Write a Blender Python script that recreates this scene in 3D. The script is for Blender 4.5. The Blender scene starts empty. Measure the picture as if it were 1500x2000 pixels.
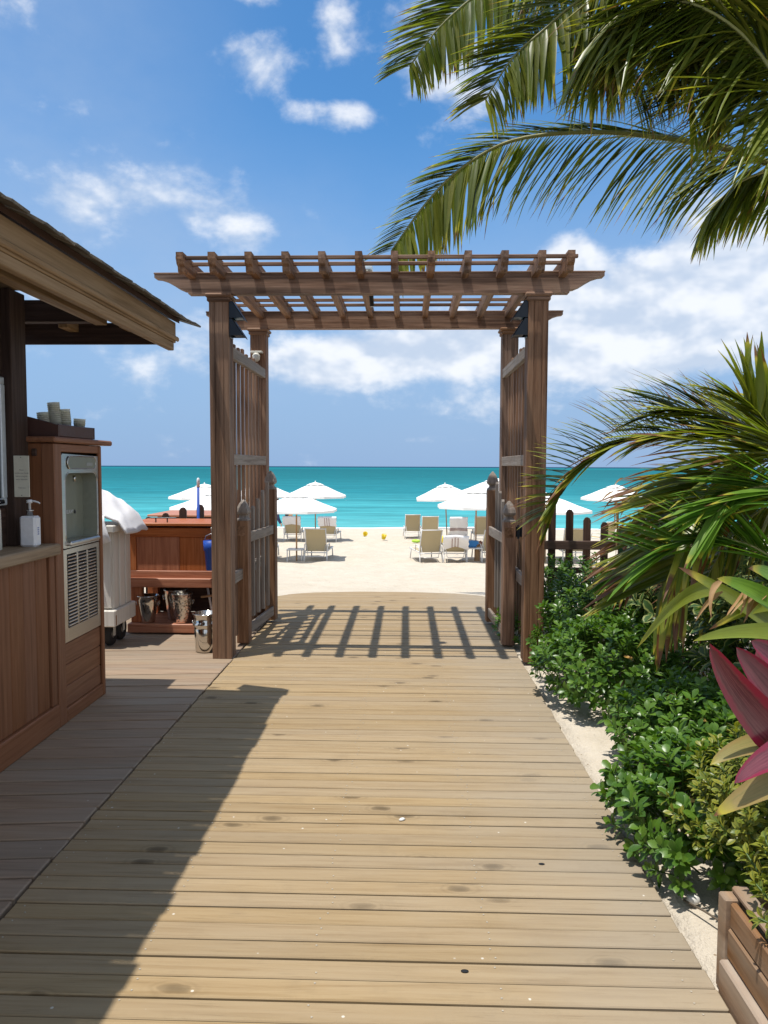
import bpy, math, random
from math import radians as R, sin, cos, pi
from mathutils import Vector as V, Matrix, noise as mn
random.seed(7)
SC = bpy.context.scene
COL = SC.collection
# ------------------------------------------------------------------ camera
FPX = 1450.0
CAM = V((0.226, 0.0, 1.6))
YAW, PIT, ROLL = R(1.70), R(3.51), R(0.19)
cf = V((-sin(YAW)*cos(PIT), cos(YAW)*cos(PIT), -sin(PIT)))
r0 = V((cos(YAW), sin(YAW), 0)); u0 = r0.cross(cf)
cr = r0*cos(ROLL)+u0*sin(ROLL); cu = cr.cross(cf)
cd = bpy.data.cameras.new('camera'); cam = bpy.data.objects.new('camera', cd); COL.objects.link(cam)
cd.sensor_fit = 'VERTICAL'; cd.sensor_height = 24; cd.lens = FPX/2000*24; cd.clip_start = 0.05; cd.clip_end = 30000
m = Matrix((cr, cu, -cf)).transposed().to_4x4(); m.translation = CAM; cam.matrix_world = m
SC.camera = cam
def at(px, py, y):
    """world point at distance y along the boardwalk that is seen at photo position px, py"""
    d = cf*FPX+cr*(px-750)-cu*(py-1000)
    return CAM+d*((y-CAM.y)/d.y)
# ------------------------------------------------------------------ node helper
class NT:
    def __init__(s, tree): s.t = tree; tree.nodes.clear()
    def n(s, typ, ins=None, **props):
        nd = s.t.nodes.new(typ)
        for k, v in props.items(): setattr(nd, k, v)
        for k, v in (ins or {}).items():
            sk = nd.inputs[k]
            if isinstance(v, bpy.types.NodeSocket): s.t.links.new(v, sk)
            else: sk.default_value = v
        return nd
    def math(s, op, a, b=0.0, c=0.0, clamp=False):
        return s.n('ShaderNodeMath', {0: a, 1: b, 2: c}, operation=op, use_clamp=clamp).outputs[0]
    def vmath(s, op, a, b=(0, 0, 0)):
        nd = s.n('ShaderNodeVectorMath', {0: a, 1: b}, operation=op)
        return nd.outputs['Value'] if op in ('LENGTH', 'DISTANCE', 'DOT_PRODUCT') else nd.outputs[0]
    def mix(s, f, a, b, blend='MIX'):
        nd = s.n('ShaderNodeMix', data_type='RGBA', blend_type=blend)
        for k, v in ((0, f), (6, a), (7, b)):
            if isinstance(v, bpy.types.NodeSocket): s.t.links.new(v, nd.inputs[k])
            else: nd.inputs[k].default_value = v if k == 0 else c4(v)
        return nd.outputs[2]
    def ramp(s, f, stops, interp='LINEAR'):
        nd = s.n('ShaderNodeValToRGB', {0: f}); e = nd.color_ramp.elements; nd.color_ramp.interpolation = interp
        while len(e) < len(stops): e.new(0.5)
        for i, (p, c) in enumerate(stops): e[i].position = p; e[i].color = c4(c)
        return nd.outputs[0]
    def mr(s, v, a, b, c=0.0, d=1.0, smooth=False):
        nd = s.n('ShaderNodeMapRange', {0: v, 1: a, 2: b, 3: c, 4: d}, interpolation_type='SMOOTHSTEP' if smooth else 'LINEAR')
        return nd.outputs[0]
    def noise(s, vec, scale, detail=4, rough=0.55, w=None, dist=0.0):
        ins = {'Vector': vec, 'Scale': scale, 'Detail': detail, 'Roughness': rough, 'Distortion': dist}
        if w is not None: ins['W'] = w
        return s.n('ShaderNodeTexNoise', ins, noise_dimensions='4D' if w is not None else '3D').outputs[0]
def c4(c):
    if isinstance(c, (int, float)): c = (c, c, c)
    return tuple(c) if len(c) == 4 else (c[0], c[1], c[2], 1.0)
# ------------------------------------------------------------------ sun, sky, exposure
LDIR = V((0.205, 0.135, -1.0)).normalized()
SUN_EL = math.asin(-LDIR.z); SUN_AZ = math.atan2(-LDIR.x, -LDIR.y)
sl = bpy.data.lights.new('sun', 'SUN'); sl.energy = 3.8; sl.angle = R(0.53); sl.color = (1.0, 0.955, 0.88)
so = bpy.data.objects.new('sun', sl); COL.objects.link(so); so.rotation_euler = LDIR.to_track_quat('-Z', 'Y').to_euler()
W = bpy.data.worlds.new('World'); SC.world = W; W.use_nodes = True
w = NT(W.node_tree)
sky = w.n('ShaderNodeTexSky', sky_type='NISHITA', sun_disc=False, sun_elevation=SUN_EL, sun_rotation=SUN_AZ, altitude=0, air_density=1.0, dust_density=0.6, ozone_density=2.0)
gen = w.n('ShaderNodeTexCoord').outputs['Generated']
sx = w.n('ShaderNodeSeparateXYZ', {0: w.vmath('NORMALIZE', gen)})
az = w.math('ARCTAN2', sx.outputs[0], sx.outputs[1]); el = w.math('ARCSINE', sx.outputs[2])
ae = w.n('ShaderNodeCombineXYZ', {0: az, 1: el, 2: 0.0}).outputs[0]
def blob(px, py, rx, ry, s):
    a = math.atan((px-750)/FPX)-YAW; e = math.atan((911-py)/FPX)
    q = w.vmath('MULTIPLY', w.vmath('SUBTRACT', ae, (a, e, 0)), (FPX/rx, FPX/ry, 0))
    return w.mr(w.vmath('LENGTH', q), 1.25, 0.15, 0.0, s, True)
BL = [(1270, 640, 340, 130, .62), (1440, 540, 170, 120, .50), (1110, 520, 70, 60, .42), (1130, 690, 280, 80, .40), (860, 690, 220, 80, .46), (660, 715, 170, 70, .36),
      (450, 465, 95, 60, .27), (215, 450, 190, 65, .24), (370, 395, 150, 70, .20), (520, 172, 110, 72, .29), (662, 246, 120, 34, .29), (655, 75, 65, 85, .23),
      (515, 20, 90, 40, .30), (830, 130, 130, 85, .33), (930, 195, 150, 75, .28), (40, 120, 300, 460, .05), (330, 690, 420, 130, .17), (860, 860, 120, 16, .22), (1000, 790, 300, 40, .16)]
VEIL = [(20, 160, 420, 520, .42), (330, 560, 560, 300, .30), (1000, 640, 700, 320, .34)]
veil = None
for b in VEIL:
    o = blob(*b); veil = o if veil is None else w.math('ADD', veil, o)
tot = None
for b in BL:
    o = blob(*b); tot = o if tot is None else w.math('ADD', tot, o)
far = w.noise(gen, 1.6, 2, 0.5)      # loose cloud cover over the unseen sky, thickened to brighten and whiten the shade
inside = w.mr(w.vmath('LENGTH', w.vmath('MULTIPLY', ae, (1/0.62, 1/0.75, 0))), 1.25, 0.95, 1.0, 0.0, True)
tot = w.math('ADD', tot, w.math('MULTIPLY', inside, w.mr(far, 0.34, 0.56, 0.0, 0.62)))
cvec = w.vmath('ADD', w.vmath('MULTIPLY', ae, (1.0, 1.5, 1.0)), (7.9, 2.3, 1.4))
n1 = w.noise(cvec, 8.5, 12, 0.60, dist=0.1)
n1b = w.noise(w.vmath('ADD', cvec, (0.008, 0.026, 0)), 8.5, 4, 0.55, dist=0.1)
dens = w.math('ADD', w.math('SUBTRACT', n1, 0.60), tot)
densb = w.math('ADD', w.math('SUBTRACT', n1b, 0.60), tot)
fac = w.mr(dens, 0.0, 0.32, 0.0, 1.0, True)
n1s = w.noise(cvec, 8.5, 4, 0.55, dist=0.1)
litf = w.mr(w.math('SUBTRACT', n1s, n1b), -0.13, 0.13, 0.0, 1.0, True)
ccol = w.mix(litf, (4.6, 5.3, 6.4), (7.7, 7.8, 8.0))  # bright lit tops and grey shaded bases painted into the cloud colour
hz = w.mr(el, 0.0, 0.42, 1.0, 0.0, True)
base = w.mix(1.0, sky.outputs[0], (0.52, 0.98, 1.26), 'MULTIPLY')
base = w.mix(w.math('MULTIPLY', hz, 0.92), base, (2.25, 3.35, 5.4))
vn = w.mr(w.noise(cvec, 3.2, 6, 0.6), 0.30, 0.70, 0.35, 1.0)
base = w.mix(w.math('MULTIPLY', w.math('MINIMUM', veil, 0.6), vn), base, (3.6, 4.4, 5.7))
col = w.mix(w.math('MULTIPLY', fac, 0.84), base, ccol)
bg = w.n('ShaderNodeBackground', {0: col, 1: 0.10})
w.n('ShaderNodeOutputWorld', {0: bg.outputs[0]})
vs = SC.view_settings; vs.view_transform = 'Standard'; vs.look = 'None'; vs.exposure = 0.45; vs.gamma = 1.0; vs.use_curve_mapping = False
SC.render.engine = 'CYCLES'
SC.render.resolution_x, SC.render.resolution_y = 768, 1024
# ------------------------------------------------------------------ materials
MATS = {}
def mat(name):
    m = bpy.data.materials.new(name); m.use_nodes = True; MATS[name] = m
    return m, NT(m.node_tree)
def out(t, sh, disp=None): t.n('ShaderNodeOutputMaterial', {0: sh})
def pbsdf(t, col, rough=0.6, metal=0.0, spec=0.4, normal=None, **kw):
    ins = {'Base Color': col if isinstance(col, bpy.types.NodeSocket) else c4(col), 'Roughness': rough, 'Metallic': metal, 'Specular IOR Level': spec}
    if normal is not None: ins['Normal'] = normal
    ins.update(kw)
    return t.n('ShaderNodeBsdfPrincipled', ins).outputs[0]
def bump(t, h, strength=0.4, dist=0.003): return t.n('ShaderNodeBump', {'Height': h, 'Strength': strength, 'Distance': dist}).outputs[0]
def wood(name, dark, mid, light, axis='X', grain=1.0, grey=None, greyamt=0.5, rough=0.65, var=0.35, spec=0.25, knots=0.0, specks=0.0, streak=0.0, satv=(.86, 1.1)):
    m, t = mat(name)
    tc = t.n('ShaderNodeTexCoord').outputs['Object']; rnd = t.n('ShaderNodeObjectInfo').outputs['Random']
    wv = t.math('MULTIPLY', rnd, 83.0)
    sc = {'X': (1.9, 44, 44), 'Y': (44, 1.9, 44), 'Z': (44, 44, 1.9)}[axis]
    lo = {'X': (.9, 4, 4), 'Y': (4, .9, 4), 'Z': (4, 4, .9)}[axis]
    vg = t.vmath('MULTIPLY', tc, tuple(a*grain for a in sc))
    n = t.noise(vg, 1.0, 7, 0.62, wv, 0.6); nl = t.noise(t.vmath('MULTIPLY', tc, lo), 1.0, 4, 0.6, t.math('ADD', wv, 9.0))
    fine = t.noise(t.vmath('MULTIPLY', vg, (3.1, 3.1, 3.1)), 1.0, 3, 0.6, wv)
    c = t.ramp(n, [(0.30, dark), (0.50, mid), (0.72, light)])
    if grey: c = t.mix(t.mr(nl, 0.42, 0.66, 0.0, greyamt), c, grey)
    if streak:
        st = t.noise(t.vmath('MULTIPLY', tc, tuple(a*.35 for a in sc)), 1.0, 3, 0.5, t.math('ADD', wv, 31.0))
        c = t.mix(t.mr(st, 0.50, 0.66, 0.0, streak), c, tuple(x*.42 for x in dark))
    if knots:
        kv = t.n('ShaderNodeCombineXYZ', {0: wv, 1: t.math('MULTIPLY', wv, 1.7), 2: 0.0}).outputs[0]
        ks = {'X': (2.0, 4.2, 0), 'Y': (4.2, 2.0, 0), 'Z': (4, 4, 1.4)}[axis]
        kp = t.vmath('ADD', t.vmath('MULTIPLY', tc, ks), kv)
        kp = t.vmath('ADD', kp, t.vmath('MULTIPLY', t.n('ShaderNodeTexNoise', {'Vector': tc, 'Scale': 18.0}).outputs[1], (.09, .09, 0)))
        vo = t.n('ShaderNodeTexVoronoi', {'Vector': kp, 'Scale': 1.0}, voronoi_dimensions='2D'); dd = vo.outputs['Distance']
        pick = t.mr(t.n('ShaderNodeSeparateColor', {0: vo.outputs['Color']}).outputs[0], 0.60, 0.65)
        rings = t.math('SINE', t.math('MULTIPLY', dd, 95.0))
        c = t.mix(t.math('MULTIPLY', t.math('MULTIPLY', t.mr(dd, 0.24, 0.10), pick), t.mr(rings, -1, 1, .05, .30)), c, tuple(x*.45 for x in dark))
        c = t.mix(t.math('MULTIPLY', t.math('MULTIPLY', t.mr(dd, 0.10, 0.05), pick), knots), c, tuple(x*.28 for x in dark))
    if name == 'deck':
        gp = t.n('ShaderNodeNewGeometry').outputs['Position']; gx = t.n('ShaderNodeSeparateXYZ', {0: gp}).outputs[0]
        wn_ = t.noise(gp, 1.3, 5, .6, wv)
        c = t.mix(t.mr(t.math('ADD', gx, t.math('MULTIPLY', t.math('SUBTRACT', wn_, .5), 1.6)), .25, 1.25, 0, .62, True), c, (.30, .255, .195))
        c = t.mix(t.mr(t.noise(gp, 5.0, 6, .7, wv), .54, .74, 0, .30), c, (.20, .145, .085))
    if knots: c = t.mix(t.mr(fine, .60, .72, 0, .38), c, tuple(x*.55 for x in dark))
    if specks:
        vo = t.n('ShaderNodeTexVoronoi', {'Vector': t.vmath('ADD', tc, t.n('ShaderNodeCombineXYZ', {0: wv}).outputs[0]), 'Scale': 11.0, 'Randomness': 1.0})
        sp = t.math('MULTIPLY', t.mr(t.math('ADD', vo.outputs['Distance'], t.math('MULTIPLY', fine, .08)), 0.10, 0.075), t.mr(t.n('ShaderNodeSeparateColor', {0: vo.outputs['Color']}).outputs[1], 0.62, 0.66))
        c = t.mix(t.math('MULTIPLY', sp, specks), c, (.62, .58, .50))
    hv = t.n('ShaderNodeHueSaturation', {'Hue': 0.5, 'Saturation': t.mr(rnd, 0, 1, *satv), 'Value': t.mr(t.math('FRACT', t.math('MULTIPLY', rnd, 7.31)), 0, 1, 1-var, 1+var), 'Fac': 1.0, 'Color': c}).outputs[0]
    h = t.math('ADD', n, t.math('MULTIPLY', fine, 0.5))
    out(t, pbsdf(t, hv, t.mr(n, .3, .7, min(1, rough+.12), rough-.08), 0, spec, bump(t, h, 0.55, 0.0025)))
    return m
AW = ((.088, .040, .021), (.225, .118, .066), (.36, .215, .130))
for ax in 'XYZ':
    wood('arbor_'+ax, *AW, axis=ax, grey=(.29, .195, .130), greyamt=.45, streak=.72, var=.16)
    wood('pale_'+ax, (.13, .10, .08), (.235, .19, .155), (.34, .285, .24), axis=ax, var=.15, grey=(.22, .20, .18), greyamt=.6)
    wood('bar_'+ax, (.150, .058, .025), (.225, .092, .042), (.275, .122, .058), axis=ax, var=.07, satv=(.94, 1.04), rough=.5, grey=(.19, .09, .047), greyamt=.4)
    wood('fence_'+ax, (.035, .018, .012), (.07, .037, .024), (.115, .066, .045), axis=ax, var=.2)
    wood('station_'+ax, (.24, .070, .028), (.40, .135, .056), (.50, .20, .095), axis=ax, var=.12, rough=.45)
    wood('roof_'+ax, (.14, .082, .036), (.235, .145, .070), (.31, .205, .11), axis=ax, var=.12, grey=(.25, .175, .10), greyamt=.5)
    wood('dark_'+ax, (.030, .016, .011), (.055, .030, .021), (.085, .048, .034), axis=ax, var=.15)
wood('deck', (.235, .158, .078), (.315, .225, .122), (.355, .262, .150), axis='X', grey=(.315, .245, .160), greyamt=.40, var=.07, satv=(.94, 1.05), knots=.62, specks=.85, rough=.7)
wood('deck_side', (.210, .142, .092), (.280, .198, .132), (.330, .242, .168), axis='X', grey=(.275, .235, .18), greyamt=.6, satv=(.92, 1.05), var=.08, specks=.5, rough=.7, grain=.8)
wood('counter_top', (.17, .12, .08), (.29, .215, .145), (.40, .31, .22), axis='Y', grain=.6, var=.05, rough=.7)
wood('planter_Y', (.10, .045, .018), (.21, .105, .044), (.30, .17, .085), axis='Y', grey=(.40, .34, .27), greyamt=.75, var=.12, rough=.5, grain=.7)
wood('shingle', (.055, .050, .042), (.11, .10, .085), (.18, .165, .14), axis='X', var=.35)
wood('white_paint', (.50, .46, .40), (.66, .63, .57), (.74, .71, .66), axis='Z', var=.05, grey=(.55, .50, .42), greyamt=.5, grain=.5)
wood('teak_pole', (.33, .19, .10), (.46, .28, .15), (.55, .36, .2), axis='Z', var=.1)
wood('bark', (.10, .075, .05), (.20, .155, .11), (.30, .25, .19), axis='X', grain=.3, var=.1)
def plain(name, col, rough=.5, metal=0., spec=.4, nz=0.06, scale=30, bumpd=0.0, **kw):
    m, t = mat(name); tc = t.n('ShaderNodeTexCoord').outputs['Object']; n = t.noise(tc, scale, 4)
    c = t.mix(1.0, c4(col), t.ramp(n, [(0.3, 1-nz*2), (0.7, 1.0)]), 'MULTIPLY')
    rr = t.mr(n, .3, .7, max(.02, rough-.06), min(1, rough+.08))
    out(t, pbsdf(t, c, rr, metal, spec, bump(t, n, .3, bumpd) if bumpd else None, **kw)); return m
plain('black_metal', (.012, .016, .022), .35, .3); plain('screw', (.45, .44, .42), .35, .9)
plain('white_plastic', (.74, .75, .78), .4); plain('cream_plastic', (.62, .60, .52), .45); plain('black_plastic', (.012, .012, .014), .3)
plain('notice', (.62, .60, .50), .6); plain('ink', (.05, .05, .05), .6); plain('grey_ink', (.30, .31, .30), .5); plain('blue_ink', (.16, .2, .42), .5)
plain('aluminium', (.60, .66, .70), .35, .3); plain('chrome', (.62, .60, .56), .12, 1.0, nz=.03); plain('rubber', (.02, .02, .02), .7)
plain('cloth', (.80, .79, .80), .9, spec=.1, scale=240, bumpd=.001); plain('canopy', (.84, .83, .80), .85, spec=.1, nz=.02)
plain('sling', (.50, .41, .25), .8, spec=.15, scale=160, nz=.08); plain('frame_white', (.72, .71, .69), .4)
plain('blue', (.015, .075, .40), .45); plain('blue_bag', (.03, .19, .48), .6); plain('yellow', (.78, .60, .03), .5); plain('lime', (.45, .72, .08), .8)
plain('navy', (.022, .03, .075), .8); plain('skin', (.52, .29, .18), .6); plain('orange', (.60, .30, .10), .8); plain('hair', (.025, .016, .012), .6)
plain('nail', (.42, .37, .29), .6); plain('recess', (.21, .22, .17), .35); plain('rust', (.28, .13, .05), .8); plain('maroon_stripe', (.24, .09, .08), .9); plain('bag_brown', (.34, .16, .12), .8); plain('stone', (.75, .73, .68), .8)
plain('tray_brown', (.075, .034, .026), .5); plain('red', (.55, .03, .02), .5); plain('dark_gap', (.01, .011, .013), .8)
m, t = mat('steel'); tc = t.n('ShaderNodeTexCoord').outputs['Object']
n = t.noise(t.vmath('MULTIPLY', tc, (160, 3, 160)), 1.0, 2)
out(t, pbsdf(t, t.ramp(n, [(.3, (.55, .53, .49)), (.7, (.60, .58, .54))]), t.mr(n, .3, .7, .28, .34), 1.0, .5))
m, t = mat('glass'); out(t, pbsdf(t, (.02, .035, .035), 0.03, 0, 1.0, None, **{'Coat Weight': 1.0, 'Coat Roughness': .02, 'Coat IOR': 1.9}))
m, t = mat('clear_cup'); g1 = t.n('ShaderNodeBsdfTransparent', {0: (1, 1, .98, 1)}).outputs[0]
tl = t.n('ShaderNodeBsdfTranslucent', {0: (.9, .9, .78, 1)}).outputs[0]; pp = t.n('ShaderNodeMixShader', {0: .5, 1: pbsdf(t, (.88, .87, .76), .15, 0, .6), 2: tl}).outputs[0]
out(t, t.n('ShaderNodeMixShader', {0: .35, 1: g1, 2: pp}).outputs[0])
m, t = mat('hammered'); tc = t.n('ShaderNodeTexCoord').outputs['Object']
vo = t.n('ShaderNodeTexVoronoi', {'Vector': tc, 'Scale': 55.0}).outputs['Distance']
out(t, pbsdf(t, (.60, .58, .55), .14, 1.0, .5, bump(t, vo, .8, .006)))
# sand
m, t = mat('sand'); tc = t.n('ShaderNodeTexCoord').outputs['Object']
n1 = t.noise(tc, 2.2, 6, .6); n2 = t.noise(tc, 130, 3, .7); n3 = t.noise(tc, 9, 5, .6)
c = t.ramp(n1, [(.3, (.50, .435, .345)), (.6, (.56, .495, .405)), (.8, (.60, .54, .45))])
vo = t.n('ShaderNodeTexVoronoi', {'Vector': tc, 'Scale': 26.0})
c = t.mix(t.math('MULTIPLY', t.mr(vo.outputs['Distance'], .17, .10), t.mr(t.n('ShaderNodeSeparateColor', {0: vo.outputs['Color']}).outputs[0], .80, .83)), c, (.22, .15, .09))
h = t.math('ADD', t.math('MULTIPLY', n2, .12), t.math('ADD', n3, t.math('MULTIPLY', t.noise(tc, 3.0, 3, .5), 1.3)))
out(t, pbsdf(t, t.mix(.18, c, t.ramp(n2, [(.3, (.38, .31, .22)), (.7, (.70, .62, .5))])), .95, 0, .1, bump(t, h, .75, .05)))
# sea: shallow turquoise by the shore, darker over grass beds, deep blue at the horizon
m, t = mat('sea'); geo = t.n('ShaderNodeNewGeometry').outputs['Position']
sp = t.n('ShaderNodeSeparateXYZ', {0: geo}); yy = sp.outputs[1]
wob = t.noise(t.vmath('MULTIPLY', geo, (.010, .03, 0)), 1.0, 4, .6)
ly = t.math('ADD', t.math('LOGARITHM', t.math('MAXIMUM', yy, 1.0), 10.0), t.math('MULTIPLY', t.math('SUBTRACT', wob, .5), .16))
f = t.mr(ly, 1.6, 3.9)
c = t.ramp(f, [(0.0, (.105, .375, .385)), (.08, (.058, .315, .345)), (.18, (.018, .19, .225)), (.36, (.009, .135, .160)), (.56, (.006, .115, .140)), (.66, (.004, .165, .185)), (.74, (.004, .125, .16)), (.80, (.004, .05, .10)), (1.0, (.004, .03, .075))])
pat = t.noise(t.vmath('MULTIPLY', geo, (.035, .12, 0)), 1.0, 5, .65)
c = t.mix(t.mr(pat, .40, .66, 0, .30), c, (.008, .12, .15))
wv1 = t.noise(t.vmath('MULTIPLY', geo, (.32, 1.1, 0)), 1.0, 5, .6)
vo = t.noise(t.vmath('MULTIPLY', geo, (.11, .40, 0)), 1.0, 6, .75)
cap = t.mr(vo, .705, .73); c = t.mix(t.math('MULTIPLY', cap, .9), c, (.8, .85, .85))
wv2 = t.noise(t.vmath('MULTIPLY', geo, (.05, .30, 0)), 1.0, 6, .7)
rp = t.mr(t.math('ADD', t.math('MULTIPLY', wv1, .4), t.math('MULTIPLY', wv2, .6)), .34, .66, .66, 1.30); c = t.mix(1.0, c, t.n('ShaderNodeCombineColor', {0: rp, 1: rp, 2: rp}).outputs[0], 'MULTIPLY')
df = t.n('ShaderNodeBsdfDiffuse', {0: c}).outputs[0]
gl = t.n('ShaderNodeBsdfGlossy', {0: (1, 1, 1, 1), 1: .25, 'Normal': bump(t, wv1, .5, .25)}).outputs[0]
out(t, t.n('ShaderNodeMixShader', {0: .05, 1: df, 2: gl}).outputs[0])
m, t = mat('foam'); geo = t.n('ShaderNodeNewGeometry').outputs['Position']
n = t.noise(t.vmath('MULTIPLY', geo, (.8, 2.0, 1)), 1.0, 5, .65)
tr = t.n('ShaderNodeBsdfTransparent').outputs[0]; df = t.n('ShaderNodeBsdfDiffuse', {0: (.78, .82, .82, 1)}).outputs[0]
out(t, t.n('ShaderNodeMixShader', {0: t.mr(n, .30, .46), 1: tr, 2: df}).outputs[0])
def leaf(name, cols, tip=None, tipat=.8, edge=None, rough=.38, trans=.30, tcol=None, spec=.45, mid=None):
    """cols: colours picked at random per leaf; attribute t runs along the leaf, e from midrib to margin"""
    m, t = mat(name); isl = t.n('ShaderNodeNewGeometry').outputs['Random Per Island']; ob = t.n('ShaderNodeObjectInfo').outputs['Random']
    rr = t.math('FRACT', t.math('ADD', isl, t.math('MULTIPLY', ob, 3.7)))
    k = len(cols); c = t.ramp(rr, [(i/max(1, k-1), q) for i, q in enumerate(cols)])
    at_ = t.n('ShaderNodeAttribute', attribute_name='t').outputs['Fac']; ee = t.n('ShaderNodeAttribute', attribute_name='e').outputs['Fac']
    tc = t.n('ShaderNodeTexCoord').outputs['Object']; nz = t.noise(tc, 9, 4, .6, t.math('MULTIPLY', rr, 20.0))
    c = t.mix(t.mr(nz, .35, .7, 0, .35), c, tuple(x*.55 for x in cols[0]))
    vn = t.noise(t.n('ShaderNodeCombineXYZ', {0: t.math('ADD', t.math('MULTIPLY', ee, 9.0), t.math('MULTIPLY', rr, 17.0)), 1: t.math('MULTIPLY', at_, 2.2), 2: 0.0}).outputs[0], 1.0, 4, .65)
    c = t.mix(t.mr(vn, .42, .70, 0, .45), c, tuple(min(1, x*1.55+.012) for x in cols[-1]))
    c = t.mix(t.mr(vn, .52, .30, 0, .35), c, tuple(x*.5 for x in cols[0]))
    if mid: c = t.mix(t.mr(ee, .22, .05), c, mid)
    if edge: c = t.mix(t.mr(t.math('ADD', ee, t.math('MULTIPLY', t.math('SUBTRACT', nz, .5), .9)), .55, .75), c, edge)
    if tip:
        q = t.math('ADD', at_, t.math('MULTIPLY', t.math('SUBTRACT', rr, .5), .36)); q = t.math('ADD', q, t.math('MULTIPLY', t.math('SUBTRACT', nz, .5), .25))
        c = t.mix(t.mr(q, tipat-.12, tipat), c, (.42, .36, .045) if tip != 'dry' else (.34, .24, .1))
        c = t.mix(t.mr(q, tipat, tipat+.05), c, (.17, .075, .032) if tip != 'dry' else (.30, .19, .10))
    p = pbsdf(t, c, rough, 0, spec)
    tl = t.n('ShaderNodeBsdfTranslucent', {0: t.mix(1.0, c, (1.35, 1.45, .55), 'MULTIPLY')}).outputs[0]
    out(t, t.n('ShaderNodeMixShader', {0: trans, 1: p, 2: tl}).outputs[0])
leaf('leaf_hedge', [(.038, .100, .012), (.085, .180, .018), (.155, .265, .030), (.062, .140, .018)], rough=.34)
leaf('leaf_gold', [(.10, .16, .02), (.28, .27, .03), (.36, .33, .045), (.16, .20, .03)], rough=.4, mid=(.08, .14, .025))
leaf('leaf_varieg', [(.028, .075, .020), (.045, .10, .028), (.06, .12, .03)], edge=(.30, .33, .11), rough=.4)
leaf('leaf_coco', [(.085, .120, .014), (.140, .170, .022), (.230, .225, .035), (.110, .140, .018)], tip='b', tipat=.97, rough=.36, trans=.42)
leaf('leaf_palm', [(.070, .130, .015), (.130, .200, .020), (.21, .255, .026), (.32, .29, .032)], tip='b', tipat=.80, rough=.36, trans=.35)
leaf('leaf_fresh', [(.085, .205, .022), (.13, .26, .03), (.17, .29, .04)], tip='b', tipat=1.02, rough=.36, trans=.4)
leaf('leaf_strap', [(.17, .22, .022), (.27, .27, .03), (.13, .19, .025)], tip='b', tipat=.93, rough=.36, trans=.35)
leaf('leaf_red', [(.12, .022, .040), (.17, .040, .062), (.21, .065, .078)], edge=(.25, .016, .05), rough=.26, trans=.25, spec=.6)
leaf('leaf_fade', [(.28, .26, .09), (.34, .22, .11), (.24, .15, .06)], edge=(.30, .22, .08), tip='b', tipat=.84, rough=.3, trans=.3)
leaf('leaf_dry', [(.34, .19, .08), (.42, .28, .13), (.26, .13, .055)], rough=.7, trans=.2)
leaf('leaf_amber', [(.48, .25, .03), (.42, .34, .12), (.36, .15, .02)], rough=.5, trans=.25)
leaf('leaf_aloe', [(.05, .11, .075), (.07, .14, .09)], rough=.45, trans=.1)
m, t = mat('cup_plastic'); tl = t.n('ShaderNodeBsdfTranslucent', {0: (.95, .94, .84, 1)}).outputs[0]
out(t, t.n('ShaderNodeMixShader', {0: .55, 1: pbsdf(t, (.90, .89, .80), .2, 0, .5), 2: tl}).outputs[0])
leaf('stem', [(.10, .075, .05), (.15, .115, .08)], rough=.8, trans=0.0)
leaf('rachis', [(.20, .20, .05), (.27, .25, .08)], rough=.5, trans=0.05)
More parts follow.
